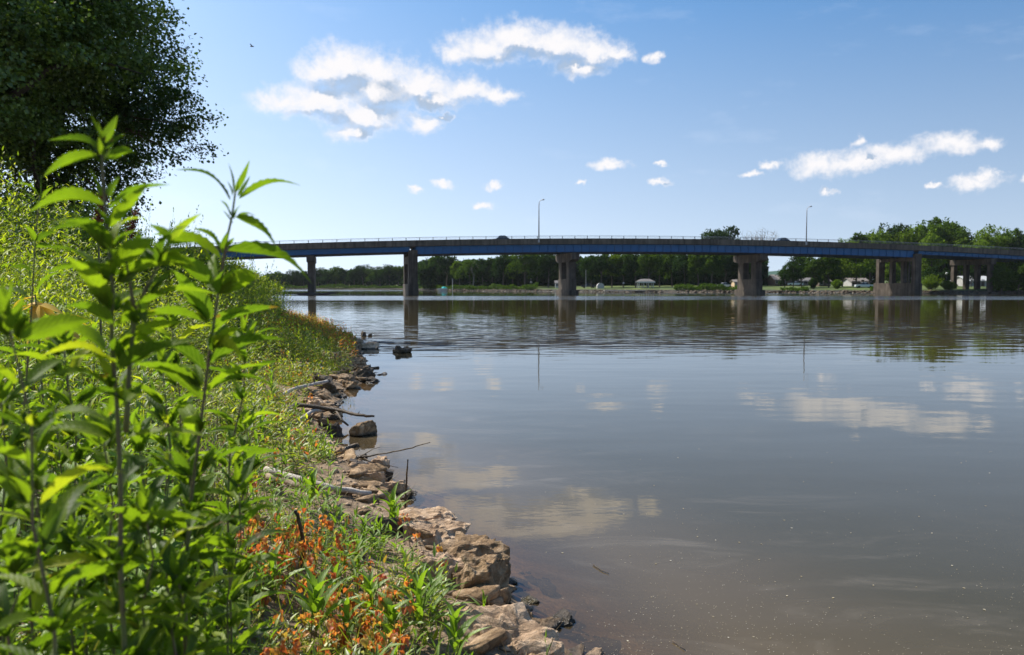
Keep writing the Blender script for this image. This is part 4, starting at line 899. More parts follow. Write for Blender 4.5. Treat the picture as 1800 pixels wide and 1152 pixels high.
# ------------------------------------------------------------------ rocks
def rock(px, py, wpx, hpx, mat, label, seed, depth=None, flat=False, z0=None, group='rocks along the near waterline', name='rock', sink=.25):
    import bmesh
    z = 0.0 if z0 is None else z0
    p = on(px, py, z); Y = p.y
    if z0 is None:
        zz = max(0, float(gz(p.x, p.y)) * .8); p = on(px, py, zz); Y = p.y; z = zz
    W_ = wpx * (1.45 if py > 880 else 1.22 if wpx > 25 else 1.15) / FPX * Y; Hh = max(max(hpx - .06 * wpx, .62 * hpx) / FPX * Y * 1.15, .03); D_ = depth if depth else W_ * .75
    rs = random.Random(seed); bm = bmesh.new()
    for i in range(16):
        a = rs.uniform(0, 6.28); zz = rs.uniform(-1, 1); q = math.sqrt(1 - zz*zz*.8) * rs.uniform(.8, 1.0)
        bm.verts.new((math.cos(a)*q, math.sin(a)*q, max(-.6, min(.45 if flat else .74, zz))))
    bmesh.ops.convex_hull(bm, input=bm.verts)
    bmesh.ops.delete(bm, geom=[v for v in bm.verts if not v.link_faces], context='VERTS')
    bmesh.ops.triangulate(bm, faces=bm.faces)
    lv = 4 if wpx > 60 else 3
    for k in range(lv): bmesh.ops.subdivide_edges(bm, edges=bm.edges, cuts=1, use_grid_fill=True, smooth=.0)
    bmesh.ops.smooth_vert(bm, verts=bm.verts, factor=.3, use_axis_x=True, use_axis_y=True, use_axis_z=True)
    off = Vector((seed * 3.1, seed * 1.7, 0))
    xs_ = [v.co.x for v in bm.verts]; zs_ = [v.co.z for v in bm.verts]; xm = max(map(abs, xs_)); zt = max(zs_)
    for v in bm.verts:
        c = v.co.copy(); n_ = c.normalized()
        d = mnoise.fractal(c * 1.7 + off, 1.0, 2.1, 5) * .07 - abs(mnoise.noise(c * 2.6 + off)) ** .6 * .16 + mnoise.noise(c * 9 + off) * .022 + abs(mnoise.noise(c * 6 + off)) * -.06
        st = .035 * math.sin(c.z * 16 + mnoise.noise(c * 1.5 + off) * 4)     # bedding ledges
        c = c + n_ * (d + st)
        v.co = Vector((c.x / xm * W_ / 2, c.y / xm * D_ / 2, c.z / zt * Hh * (.98)))
    me = bpy.data.meshes.new(name); bm.to_mesh(me); bm.free()
    o = obj(name, me, RK[mat]); o.location = (p.x, Y + D_ * .3, z - Hh * .06 if z0 is None else z); o.rotation_euler = (rs.uniform(-.12, .12), rs.uniform(-.12, .12), 0)
    tag(o, label, 'rock', group); return o
RL = [
 (735, 935, 95, 36, 'tan', 'pale flat tan rock left in the foreground cluster, nearest the upright twig', 1),
 (764, 918, 52, 20, 'brown', 'small rounded brown rock at the far tip of the foreground rock cluster', 2),
 (765, 962, 100, 38, 'tan', 'tan slab behind the big mossy rock of the foreground cluster', 3),
 (818, 1012, 118, 70, 'brown', 'rounded mossy brown boulder in the middle of the foreground rock cluster', 4),
 (762, 1050, 112, 66, 'tan', 'broad light tan rock left of the largest foreground boulder', 5),
 (848, 1062, 118, 84, 'brown', 'largest foreground boulder, brown with a steep dark face toward the water', 6),
 (868, 1118, 92, 46, 'tan', 'tan rock in front of the largest boulder', 7),
 (888, 1168, 165, 78, 'tan', 'large tan slab at the bottom edge of the picture', 8),
 (946, 1116, 74, 38, 'brown', 'wet brown rock lying in the shallows at the bottom', 9),
 (985, 1098, 50, 16, 'dark', 'dark flat wet rock right of the brown one in the shallows', 10),
 (876, 1070, 44, 22, 'dark', 'small dark wet rock at the foot of the largest boulder', 11),
 (728, 1112, 60, 62, 'grey', 'upright grey rock among leaves below the light tan rock', 12),
 (800, 1108, 60, 34, 'tan', 'small tan stone between grey rock and bottom slab', 13),
 (1042, 1166, 44, 16, 'tan', 'small tan stone poking out of the water at the bottom edge', 14),
 (930, 1062, 30, 7, 'dark', 'thin dark stone barely above water right of the largest boulder', 15),
 (405, 1152, 78, 50, 'grey', 'pale grey rock among the weeds at the bottom left', 16),
 (272, 905, 70, 34, 'grey', 'grey rock half hidden behind the tall weeds', 17),
 (60, 1130, 80, 30, 'tan', 'tan rock among dry stalks in the bottom left corner', 18),
 (652, 852, 54, 26, 'tan', 'tan rock in front of the leaning dark plank', 19),
 (686, 868, 60, 27, 'tan', 'tan-topped rock at the waterline left of the upright twig', 20),
 (707, 878, 38, 18, 'dark', 'dark wet rock beside the foot of the upright twig', 21),
 (664, 828, 44, 24, 'tan', 'tan boulder behind the leaning dark plank', 22),
 (584, 812, 48, 27, 'brown', 'blocky brown rock beside the flat sandy slabs', 23),
 (545, 785, 70, 10, 'tan', 'flat sandy slab above the blocky brown rock', 24),
 (560, 828, 92, 11, 'tan', 'long flat sandy slab below the blocky brown rock', 25),
 (588, 768, 32, 24, 'dark', 'dark mossy rock under the forked driftwood branch, left one', 26),
 (635, 767, 46, 28, 'brown', 'rounded mossy brown rock under the forked driftwood branch, right one', 27),
 (582, 738, 30, 12, 'dark', 'small dark rock just above the forked branch', 28),
 (578, 708, 72, 26, 'brown', 'long brown rock with dark wet foot above the forked branch', 29),
 (552, 712, 34, 12, 'tan', 'small pale rock at the left end of the long brown rock', 30),
 (568, 688, 58, 36, 'dark', 'big dark angular rock with a flat top in the middle of the bank', 31),
 (612, 684, 36, 17, 'brown', 'brown rock in the water right of the big dark angular rock', 32),
 (634, 668, 56, 22, 'dark', 'layered dark rock reaching furthest out into the water', 33),
 (652, 672, 34, 8, 'dark', 'thin dark ledge in front of the layered dark rock', 34),
 (594, 655, 30, 13, 'dark', 'small dark rock left of the layered rock', 35),
 (618, 642, 42, 14, 'brown', 'flat pointed brown rock at the waterline above the layered rock', 36),
 (580, 642, 40, 26, 'brown', 'brown boulder below the orange plants', 37),
 (594, 620, 26, 12, 'brown', 'small brown rock at the lower edge of the orange plants', 38),
 (544, 612, 26, 12, 'tan', 'squared tan block among the orange plants', 39),
 (541, 626, 30, 12, 'dark', 'dark rock directly below the squared tan block', 40),
 (520, 648, 30, 12, 'tan', 'flat tan rock left of the bank below the orange plants', 41),
 (553, 648, 24, 9, 'tan', 'tan stone between the flat tan rock and the brown boulder', 42),
 (646, 614, 36, 14, 'tan', 'pale rounded rock at the tip of the orange plants', 43),
 (705, 621, 33, 13, 'dark', 'lone dark flat-topped rock standing off in the water', 44),
 (563, 582, 18, 9, 'dark', 'dark squared rock beyond the orange plants', 45),
 (555, 576, 12, 8, 'dark', 'small dark rock left of the squared one beyond the orange plants', 46),
 (612, 589, 19, 6, 'dark', 'low dark rock, left of three in a row offshore', 47),
 (637, 591, 13, 10, 'dark', 'upright dark rock, middle of three in a row offshore', 48),
 (650, 591, 7, 5, 'dark', 'tiny dark rock, right of three in a row offshore', 49),
 (510, 563, 12, 5, 'dark', 'tiny dark stone, left of two far along the near bank', 50),
 (523, 564, 15, 5, 'dark', 'small dark stone, right of two far along the near bank', 51),
 (675, 938, 60, 30, 'dark', 'dark rock shaded by leaves left of the pale flat rock', 52),
 (640, 800, 34, 6, 'dark', 'submerged dark stone beside the thin reaching twig', 53),
 (1740, 1190, 120, 20, 'tan', 'submerged pale stone faintly showing at the bottom right', 54),
]
for (px, py, wd, hh, mt, lb, sdd) in RL:
    z0 = None
    if sdd == 54: z0 = -.16
    if sdd == 53: z0 = -.04
    if sdd in (43, 44, 45, 46, 47, 48, 49, 50, 51, 14, 15, 10, 32, 33, 34): z0 = 0.0
    rock(px, py, wd, hh, mt, lb, sdd, flat=sdd in (24, 25, 44, 8, 3, 34), z0=z0)
# pebbles and rubble between the rocks
def pebbles():
    ico = [(0, 0, 1), (.9, 0, .2), (.28, .85, .2), (-.72, .53, .2), (-.72, -.53, .2), (.28, -.85, .2), (0, 0, -.5)]; fc = [(0,1,2),(0,2,3),(0,3,4),(0,4,5),(0,5,1),(6,2,1),(6,3,2),(6,4,3),(6,5,4),(6,1,5)]
    n = 2200; Y = 2.2 + 24 * rng.uniform(0, 1, n) ** 1.7; d = rng.normal(.25, .32, n); d[:500] = rng.uniform(.2, 3, 500); X = xs(Y) - d; s = rng.gamma(1.6, .009, n) * (1 + Y/18) + .005
    Mx = frames(rdirs(n, -.15, .15), np.tile([0, 0, 1.], (n, 1)) + rdirs(n)*.3) * np.stack([s*1.3, s, s*.7], -1)[:, None, :]
    V, F, _ = scatter(np.array(ico), np.array(fc), Mx, np.stack([X, Y, gz(X, Y)], -1)); tag(obj('pebbles', mesh_np('pebbles', V, F), RK['tan']), 'small loose stones between the rocks of the near bank', 'pebbles', kind='stuff')
pebbles()
def shore_rubble():
    import bmesh
    g = np.random.default_rng(31); VV = []; FF = []; off = 0; protos_ = []
    for k in range(5):
        rs = random.Random(200 + k); bm = bmesh.new()
        for i in range(14):
            a = rs.uniform(0, 6.28); zz = rs.uniform(-.7, .7); q = rs.uniform(.75, 1); bm.verts.new((math.cos(a)*q, math.sin(a)*q*.8, zz*.8))
        bmesh.ops.convex_hull(bm, input=bm.verts); bmesh.ops.delete(bm, geom=[v for v in bm.verts if not v.link_faces], context='VERTS'); bmesh.ops.triangulate(bm, faces=bm.faces)
        for q in range(2): bmesh.ops.subdivide_edges(bm, edges=bm.edges, cuts=1, use_grid_fill=True)
        bmesh.ops.triangulate(bm, faces=bm.faces)
        for v in bm.verts: v.co += v.co.normalized() * (mnoise.noise(v.co * 2.2 + Vector((k * 5, 0, 0))) * .12 + mnoise.noise(v.co * 7) * .04)
        bm.verts.index_update(); protos_.append((np.array([v.co[:] for v in bm.verts]), np.array([[v.index for v in f.verts] for f in bm.faces]))); bm.free()
    for k in range(5):
        n = 80; Y = 3.0 + 23 * g.uniform(0, 1, n) ** 1.5; d = g.normal(.12, .22, n); X = xs(Y) - d; s = g.uniform(.03, .10, n) * (1 + Y / 28)
        a = g.uniform(0, 6.28, n); D = np.stack([np.cos(a), np.sin(a), g.normal(0, .2, n)], -1); Mx = frames(D, np.tile([0, 0, 1.], (n, 1)) + g.normal(0, .2, (n, 3))) * np.stack([s*1.3, s*.9, s*.75], -1)[:, None, :]
        V, F, _ = scatter(*protos_[k], Mx, np.stack([X, Y, gz(X, Y) + s*.15], -1)); VV.append(V); FF.append(F + off); off += len(V)
    tag(obj('shore_rubble', mesh_np('shore_rubble', np.concatenate(VV), np.concatenate(FF)), RK['brown']), 'angular fist-sized rubble along the near waterline', 'rubble', kind='stuff')
shore_rubble()

# ------------------------------------------------------------------ driftwood, sticks
def stick(name, pts, r0, r1, mat, label, cat='branch', z=None, forks=()):
    """pts: (px, py, height above water)"""
    P = [on(x, y, h) for x, y, h in pts]; n = len(P)
    Q = []
    for i in range(n - 1):
        for k in range(4): Q.append(P[i].lerp(P[i+1], k/4) + Vector((random.gauss(0, r0*.16), random.gauss(0, r0*.16), random.gauss(0, r0*.12))))
    Q.append(P[-1]); m = MB(); m.tube(Q, [r0 + (r1-r0)*i/(len(Q)-1) for i in range(len(Q))], 7, jit=.12)
    o = m.build(name, M_[mat], None, True); tag(o, label, cat)
    for fp, a, b in forks:
        P = [on(x, y, h) for x, y, h in fp]; m = MB(); m.tube(P, [a + (b-a)*i/(len(P)-1) for i in range(len(P))], 5, jit=.1); m.build('twig', M_[mat], o, True)
    return o
stick('driftwood_branch', [(470, 745, .25), (520, 712, .28), (590, 720, .22), (640, 731, .20), (658, 732, .19)], .035, .012, 'darkwood', 'dark forked driftwood branch reaching out over the water in mid bank',
      forks=[([(590, 720, .22), (600, 738, .12), (612, 748, .06)], .018, .012), ([(628, 729, .2), (632, 724, .24)], .008, .004), ([(560, 716, .24), (543, 738, .10)], .014, .008)])
stick('driftwood_branch', [(487, 700, .22), (515, 684, .26), (548, 676, .28), (576, 670, .30)], .03, .022, 'palewood', 'bleached straight branch leaning on the big dark angular rock')
stick('driftwood_branch', [(520, 742, .12), (548, 724, .2), (575, 719, .22)], .025, .02, 'palewood', 'short pale branch lying below the forked driftwood')
stick('twig', [(562, 820, .12), (620, 806, .18), (680, 797, .26), (725, 787, .38), (756, 778, .46)], .011, .003, 'darkwood', 'long thin dark twig reaching up and out over the water',
      forks=[([(630, 805, .19), (655, 790, .32), (668, 786, .38)], .005, .002), ([(640, 805, .19), (672, 826, .10), (690, 838, .05)], .005, .002), ([(625, 806, .18), (665, 815, .16), (700, 822, .14)], .005, .002)])
stick('upright_twig', [(711, 906, 0), (714, 860, .22), (717, 808, .47)], .009, .006, 'darkwood', 'single straight dark twig standing upright in the water by the bank', 'twig')
def plank():
    a = on(612, 818, .16); b = on(690, 838, .05); o = MB(); d = (b-a).normalized(); sd_ = d.cross(Vector((0, 0, 1))).normalized(); u = sd_.cross(d)
    fr = lambda x, y, z: tuple(a + d*x + sd_*y + u*z); L_ = (b-a).length
    for i in range(6): o.box(L_*i/6, -.05 - .004*(i % 2), -.055, L_*(i+1)/6, .05, .055 - .004*(i % 3), fr=fr)
    t = o.build('plank', M_['darkwood']); tag(t, 'dark weathered square timber leaning from the bank into the water', 'plank')
plank()
stick('driftwood_log', [(468, 826, .32), (520, 842, .28), (580, 858, .24), (652, 868, .16)], .030, .02, 'palewood', 'long grey split log lying along the bank above the foreground rocks', 'log')
stick('driftwood_log', [(470, 838, .29), (515, 852, .26), (560, 862, .24)], .03, .02, 'wood', 'shorter brown split log lying under the long grey log', 'log')
stick('broken_stalk', [(528, 1028, .20), (531, 985, .33), (532, 945, .46), (526, 915, .56), (519, 897, .62)], .014, .008, 'darkwood', 'dark broken stalk standing up among the orange seedlings', 'stalk')
stick('twig', [(262, 590, 1.15), (200, 600, 1.2), (150, 640, 1.05), (110, 655, 1.0)], .01, .005, 'palewood', 'pale bent dry twig in the grass behind the left weeds')
stick('floating_twig', [(1183, 1127, .006), (1204, 1142, .006)], .004, .002, 'darkwood', 'small dark twig floating near the bottom of the water', 'twig')
stick('floating_twig', [(1043, 993, .006), (1058, 1003, .006), (1070, 1008, .006)], .004, .002, 'darkwood', 'thin dark twig afloat off the foreground rocks', 'twig')

# ------------------------------------------------------------------ undergrowth (uncountable)
L3 = leaf_tpl(3, 'lance', .30, .06, 1); L4 = leaf_tpl(4, 'lance', .35, .05, 1); LR = leaf_tpl(4, 'round', .7, .30, 1); BL = leaf_tpl(6, 'blade', .40, .003, 1)
def stems_cloud(n, Yr, dr, hr, nleaf, lsize, lw, mat, name, label, power=1.6, stemmat='weedstem', clump=.5, orangetop=None, hfun=None, tpl=None, spread=.10, seed=0, stemr=.0022, pmask=None, up=.35, ns=1.1):
    g = np.random.default_rng(1000 + seed); Y = Yr[0] + (Yr[1]-Yr[0]) * g.uniform(0, 1, n) ** power; d = g.uniform(dr[0], dr[1], n)
    X = xs(Y) - d; keep = nz2(X, Y, ns, seed + 5) > clump - .5 * g.uniform(0, 1, n)
    if pmask is not None: keep &= pmask(X, Y, d)
    X, Y, d = X[keep], Y[keep], d[keep]; n = len(X)
    if n == 0: return
    h = g.uniform(hr[0], hr[1], n) * (.75 + .5 * nz2(X, Y, .6, seed + 9))
    if hfun is not None: h = h * hfun(X, Y, d)
    base = np.stack([X, Y, gz(X, Y) - .01], -1); lean = g.normal(0, .16, (n, 2)); tip = base + np.stack([lean[:, 0]*h, lean[:, 1]*h, h], -1)
    t = np.tile(np.linspace(.12, 1, nleaf), (n, 1)) + g.uniform(-.05, .05, (n, nleaf)); P = base[:, None] + (tip-base)[:, None] * t[..., None]
    a = g.uniform(0, 6.28, (n, 1)) + np.arange(nleaf)[None] * 2.4 + g.normal(0, .3, (n, nleaf))
    el = up + .7 * np.clip(t, 0, 1) ** 3 + g.normal(0, .25, (n, nleaf)); D = np.stack([np.cos(a)*np.cos(el), np.sin(a)*np.cos(el), np.sin(el)], -1)
    Nh = np.stack([-np.cos(a)*np.sin(el)*.5, -np.sin(a)*np.sin(el)*.5, np.cos(el) + .3], -1) + g.normal(0, .25, D.shape)
    sz = lsize * g.uniform(.6, 1.25, (n, nleaf)) * (1.05 - .45*np.clip(t, 0, 1)); P = P.reshape(-1, 3); D = D.reshape(-1, 3); Nh = Nh.reshape(-1, 3); sz = sz.ravel()
    Mx = frames(D, Nh) * np.stack([sz*lw, sz, sz*.8], -1)[:, None, :]
    tp = tpl or L3; V, F, uv = scatter(tp[0], tp[1], Mx, P, tp[2]); o = obj(name, mesh_np(name, V, F, uv), mat); tag(o, label, name.replace('_', ' '), kind='stuff')
    # stems as thin three-sided blades joined to the same object's mesh
    Ts = np.array([(-1, 0, 0), (.5, 0, .87), (.5, 0, -.87), (-.4, 1, 0), (.2, 1, .35), (.2, 1, -.35)]); Fs = np.array([(0, 1, 4, 3), (1, 2, 5, 4), (2, 0, 3, 5)])
    dv = tip - base; Ms = frames(dv, np.tile([0, 1., .1], (n, 1))) * np.stack([np.full(n, stemr), np.linalg.norm(dv, axis=1), np.full(n, stemr)], -1)[:, None, :]
    V2, F2, _ = scatter(Ts, Fs, Ms, base); me2 = mesh_np(name + '_stems', V2, F2); me2.materials.append(M_[stemmat])
    q = obj('stem', me2, None, o); q['kind'] = 'stuff'
    return o
def blades(n, Yr, dr, hr, wd, mat, name, label, power=1.6, seed=0, clump=.5, lean=.35, pmask=None, hfun=None):
    g = np.random.default_rng(2000 + seed); Y = Yr[0] + (Yr[1]-Yr[0]) * g.uniform(0, 1, n) ** power; d = g.uniform(dr[0], dr[1], n); X = xs(Y) - d
    keep = nz2(X, Y, 1.4, seed + 5) > clump - .5 * g.uniform(0, 1, n)
    if pmask is not None: keep &= pmask(X, Y, d)
    X, Y, d = X[keep], Y[keep], d[keep]; n = len(X); h = g.uniform(hr[0], hr[1], n)
    if hfun is not None: h = h * hfun(X, Y, d)
    D = np.stack([g.normal(0, lean, n), g.normal(0, lean, n), np.ones(n)], -1); Nh = rdirs(n, -.1, .1)
    Mx = frames(D, Nh) * np.stack([np.full(n, wd), h, h*.8], -1)[:, None, :]; V, F, uv = scatter(BL[0], BL[1], Mx, np.stack([X, Y, gz(X, Y) - .01], -1), BL[2])
    o = obj(name, mesh_np(name, V, F, uv), mat); tag(o, label, name.replace('_', ' '), kind='stuff')

# low cover in the foreground and along the bank
fg = lambda X, Y, d: d > np.interp(Y, [2, 4, 6.5, 7.5], [.42, .50, .45, .2]) + .35 * nz2(X, Y, 2.2, 3)
stems_cloud(5200, (2.3, 9), (.15, 3.2), (.05, .16), 8, .078, .27, M_['cover'], 'ground_cover', 'low leafy green plants covering the foreground bank', 1.3, seed=1, pmask=fg, clump=.88, ns=2.1)
stems_cloud(2600, (2.3, 8), (.2, 2.6), (.03, .10), 7, .034, .42, M_['cover'], 'creeping_plants', 'fine small-leaved creepers between the stones', 1.2, seed=2, pmask=fg, clump=.85, ns=2.4)
stems_cloud(900, (2.6, 8.5), (.25, 2.2), (.10, .26), 9, .115, .20, M_['coverv'], 'lance_leaved_plants', 'bright lance-leaved plants scattered over the foreground bank', 1.3, seed=3, pmask=fg, clump=.8, tpl=L4, up=.6, ns=1.8)
blades(9000, (2.2, 12), (.15, 3.2), (.08, .28), .006, M_['grass'], 'short_grass', 'thin short grass between the low plants of the bank', 1.4, 1, .85, .5, fg)
blades(6000, (2.2, 14), (.05, 3.4), (.05, .24), .005, M_['dry'], 'dry_stalks', 'dry straw-coloured stalks lying over the bank', 1.3, 2, .6, 1.6)
stems_cloud(5600, (7.5, 20), (.25, 4.0), (.14, .42), 10, .095, .27, M_['cover'], 'bank_cover', 'green low cover along the middle of the near bank', 1.2, seed=4, pmask=fg, clump=.80, ns=1.5)
blades(4500, (8, 18), (.5, 4.5), (.12, .34), .012, M_['grass'], 'bank_grass', 'yellow-green grass tufts along the middle of the near bank', 1.2, 4, .6, .45)
stems_cloud(1500, (6, 20), (.75, 3.0), (.38, .9), 16, .12, .24, M_['under'], 'bank_weeds', 'knee-high leafy weeds between the low cover and the tall growth', 1.1, seed=15, clump=.72, hfun=lambda X, Y, d: np.interp(d, [.75, 1.4, 2.2], [.45, .85, 1.2]))
# orange seedlings: reddish drooping leaves on thin stems
def seedlings():
    reg = [(430, 720, 895, 1145, 190), (430, 600, 850, 960, 50), (455, 560, 690, 800, 50), (640, 780, 900, 1000, 24), (570, 720, 950, 1130, 60)]
    g = np.random.default_rng(77); B = []
    for x0, x1, y0, y1, n in reg:
        for i in range(n):
            px, py = g.uniform(x0, x1), g.uniform(y0, y1)
            for k in range(5):
                p = on(px, py, .25); z = float(gz(p.x, p.y)) + .13; p = on(px, py, z)
            if xs(p.y) - p.x < .3 or nz2(p.x, p.y, 2.6, 12) < .25 + .4*g.uniform(): continue
            B.append((p.x, p.y, float(gz(p.x, p.y)), g.uniform(.09, .20) if p.y < 7 else g.uniform(.12, .24)))
    B = np.array(B); n = len(B); st = MB(); P = []; D = []
    for x, y, z, h in B:
        top = Vector((x + g.normal(0, .02), y + g.normal(0, .02), z + h)); st.tube([(x, y, z), top], [.0016, .0012], 4, cap=False); m = int(g.integers(4, 10))
        for k in range(m):
            a = g.uniform(0, 6.28); P.append(tuple(top + Vector((g.normal(0, .008), g.normal(0, .008), -abs(g.normal(0, .035)))))); D.append((math.cos(a), math.sin(a), g.uniform(-.9, .1)))
    P = np.array(P); D = np.array(D); m = len(P); s = g.uniform(.014, .036, m)
    Mx = frames(D, np.tile([0, 0, 1.], (m, 1)) + g.normal(0, .3, (m, 3))) * np.stack([s*.85, s, s], -1)[:, None, :]
    V, F, uv = scatter(LR[0], LR[1], Mx, P, LR[2]); o = obj('orange_seedlings', mesh_np('orange_seedlings', V, F, uv), M_['orange']); tag(o, 'orange and red drooping seedlings dotted over the foreground bank', 'seedlings', kind='stuff')
    q = st.build('stem', M_['weedstem'], o); q['kind'] = 'stuff'
seedlings()
# rust coloured smartweed patch in mid distance
om = lambda X, Y, d: (nz2(X, Y, .5, 8) > .12)
stems_cloud(3200, (18.5, 38), (.2, 4.6), (.16, .46), 10, .085, .34, M_['rust'], 'rust_smartweed', 'rusty orange and green plants spread over the middle bank tip', 1.0, seed=6, pmask=om, clump=.42, tpl=L3)
stems_cloud(2300, (18, 34), (.1, 3.2), (.14, .42), 11, .11, .46, M_['rust'], 'rust_shoots', 'bright rusty shoots at the very tip of the middle bank', 1.0, seed=16, clump=.55, ns=.9)
stems_cloud(1100, (10.5, 20), (.5, 2.6), (.15, .32), 9, .06, .36, M_['rust'], 'rust_plants', 'reddish low plants between the rocks of the middle bank', 1.0, seed=7, clump=.75)
# tall growth rising inland
hf = lambda X, Y, d: np.interp(Y, [11, 16, 25, 35], [1, .9, .74, .62]) * np.interp(d + np.interp(Y, [9, 18, 30], [0, .6, 1.3]), [0, 1.8, 3, 4.2, 9, 14], [.25, .38, .72, 1.0, 1.05, 1.0])
tall = lambda X, Y, d: (d > np.interp(Y, [0, 4, 7, 12, 20, 30, 40], [1.9, 2.0, 2.0, 2.1, 2.1, 1.9, 1.6]))
stems_cloud(2100, (3.2, 12), (1.8, 10), (1.15, 1.9), 40, .085, .26, M_['under'], 'leafy_undergrowth', 'dense leafy green undergrowth behind the foreground weeds', 1.1, seed=8, pmask=tall, hfun=hf, clump=.35, spread=.2)
stems_cloud(4200, (9, 42), (1.6, 14), (1.45, 2.2), 40, .12, .28, M_['under'], 'tall_undergrowth', 'sunlit green wall of tall undergrowth along the near bank', 1.1, seed=9, pmask=tall, hfun=hf, clump=.25)
stems_cloud(420, (1.7, 5.5), (1.1, 4.5), (.45, .95), 16, .15, .30, M_['coverv'], 'weed_thicket', 'broad-leaved low weeds crowding between the tall stems', 1.1, seed=12, pmask=lambda X, Y, d: d > .8 + .25*Y, clump=.5, tpl=L4, stemr=.003)
blades(9000, (3.0, 12), (1.7, 8), (.7, 1.35), .016, M_['grass'], 'tall_grass', 'tall green grass standing behind the foreground weeds at left', 1.1, 8, .45, .22, tall, hf)
blades(900, (2.6, 10), (1.5, 7), (.5, 1.0), .007, M_['dry'], 'dead_grass', 'pale dead grass stems among the green grass at left', 1.1, 9, .5, .5)

for px, py, Y, h, r, lb in ((150, 560, 23, 2.6, 1.8, 'tall sunlit bush below the crown of the dark tree, in front of its trunk'), (40, 560, 17, 2.2, 1.6, 'tall bush at the left edge below the paler tree'), (432, 575, 36, 1.75, 1.75, 'willow-like pale green bush at the bank edge, nearest the water left of the orange plants'),
                            (385, 570, 31, 1.9, 1.7, 'rounded sunlit bush left of the willow-like one'),
                            (335, 560, 24, 1.65, 1.3, 'leafy bush under the dark tree, third from the water'),
                            (255, 560, 17.5, 1.6, 1.2, 'sunlit bush just under the lowest tree branches')):
    p = at(px, py, Y); z = float(gz(p.x, Y)); shrub('willow_bush', (p.x, Y, z), h, r, M_['under'], 520, .14 if Y > 20 else .1, lb, 'bush', 'bushes along the near bank')
p = at(487, 590, 33); shrub('willow_sapling', (p.x, 33, float(gz(p.x, 33))), .9, .3, M_['under'], 14, .12, 'thin leafy sapling at the right foot of the willow-like bush', 'bush')
# yellowed leaves
def yellow_plant(px, py, Y, label):
    c = at(px, py, Y); zb = float(gz(c.x, Y)); o = empty('yellowed_plant', (c.x, Y, zb)); tag(o, label, 'plant'); st = MB(); h = c.z - zb; st.tube([(0, 0, 0), (.02, 0, h*.6), (0, 0, h)], [.006, .004, .003], 5); st.build('stem', M_['weedstem'], o)
    n = 9; a = rng.uniform(0, 6.28, n); D = np.stack([np.cos(a), np.sin(a), rng.uniform(-.9, .2, n)], -1); Mx = frames(D, np.tile([0, 0, 1.], (n, 1)) + rdirs(n)*.5) * np.array([.05, .13, .13]); P = np.stack([np.zeros(n), np.zeros(n), h - rng.uniform(0, .1, n)], -1)
    V, F, uv = scatter(L4[0], L4[1], Mx, P, L4[2]); obj('foliage', mesh_np('foliage', V, F, uv), M_['yellow'], o)
yellow_plant(62, 520, 3.4, 'plant with wilted bright yellow leaves in the grass at left')
yellow_plant(108, 545, 3.8, 'smaller yellowing plant right of the wilted yellow one')
# dock seed heads
def seed_head(px, ytop, ybot, Y, label):
    a = at(px, ybot, Y); b = at(px + 12, ytop, Y); o = empty('dock_plant', (a.x, Y, a.z - .9)); tag(o, label, 'plant'); st = MB(); e = b - a
    st.tube([(0, 0, 0), (0, 0, .9), (e.x, 0, .9 + e.z)], [.008, .006, .003], 5); st.build('stem', M_['weedstem'], o)
    n = 240; t = rng.uniform(0, 1, n); P = np.stack([e.x*t, t*0, .9 + e.z*t], -1) + rng.normal(0, .014, (n, 3)); Mx = frames(rdirs(n), rdirs(n)) * .02; V, F, _ = scatter(DV, DF, Mx, P); obj('seed_head', mesh_np('seed_head', V, F), mat_seed, o)
mat_seed = mat_noise('dock_seed', [(.3, (.10, .03, .015)), (.7, (.20, .07, .035))], 60, .9, .1, 90)
seed_head(228, 372, 412, 6.0, 'dark reddish dock seed head standing behind the tallest weed')
seed_head(172, 340, 390, 5.0, 'reddish dock seed head left of the tallest weed stem')

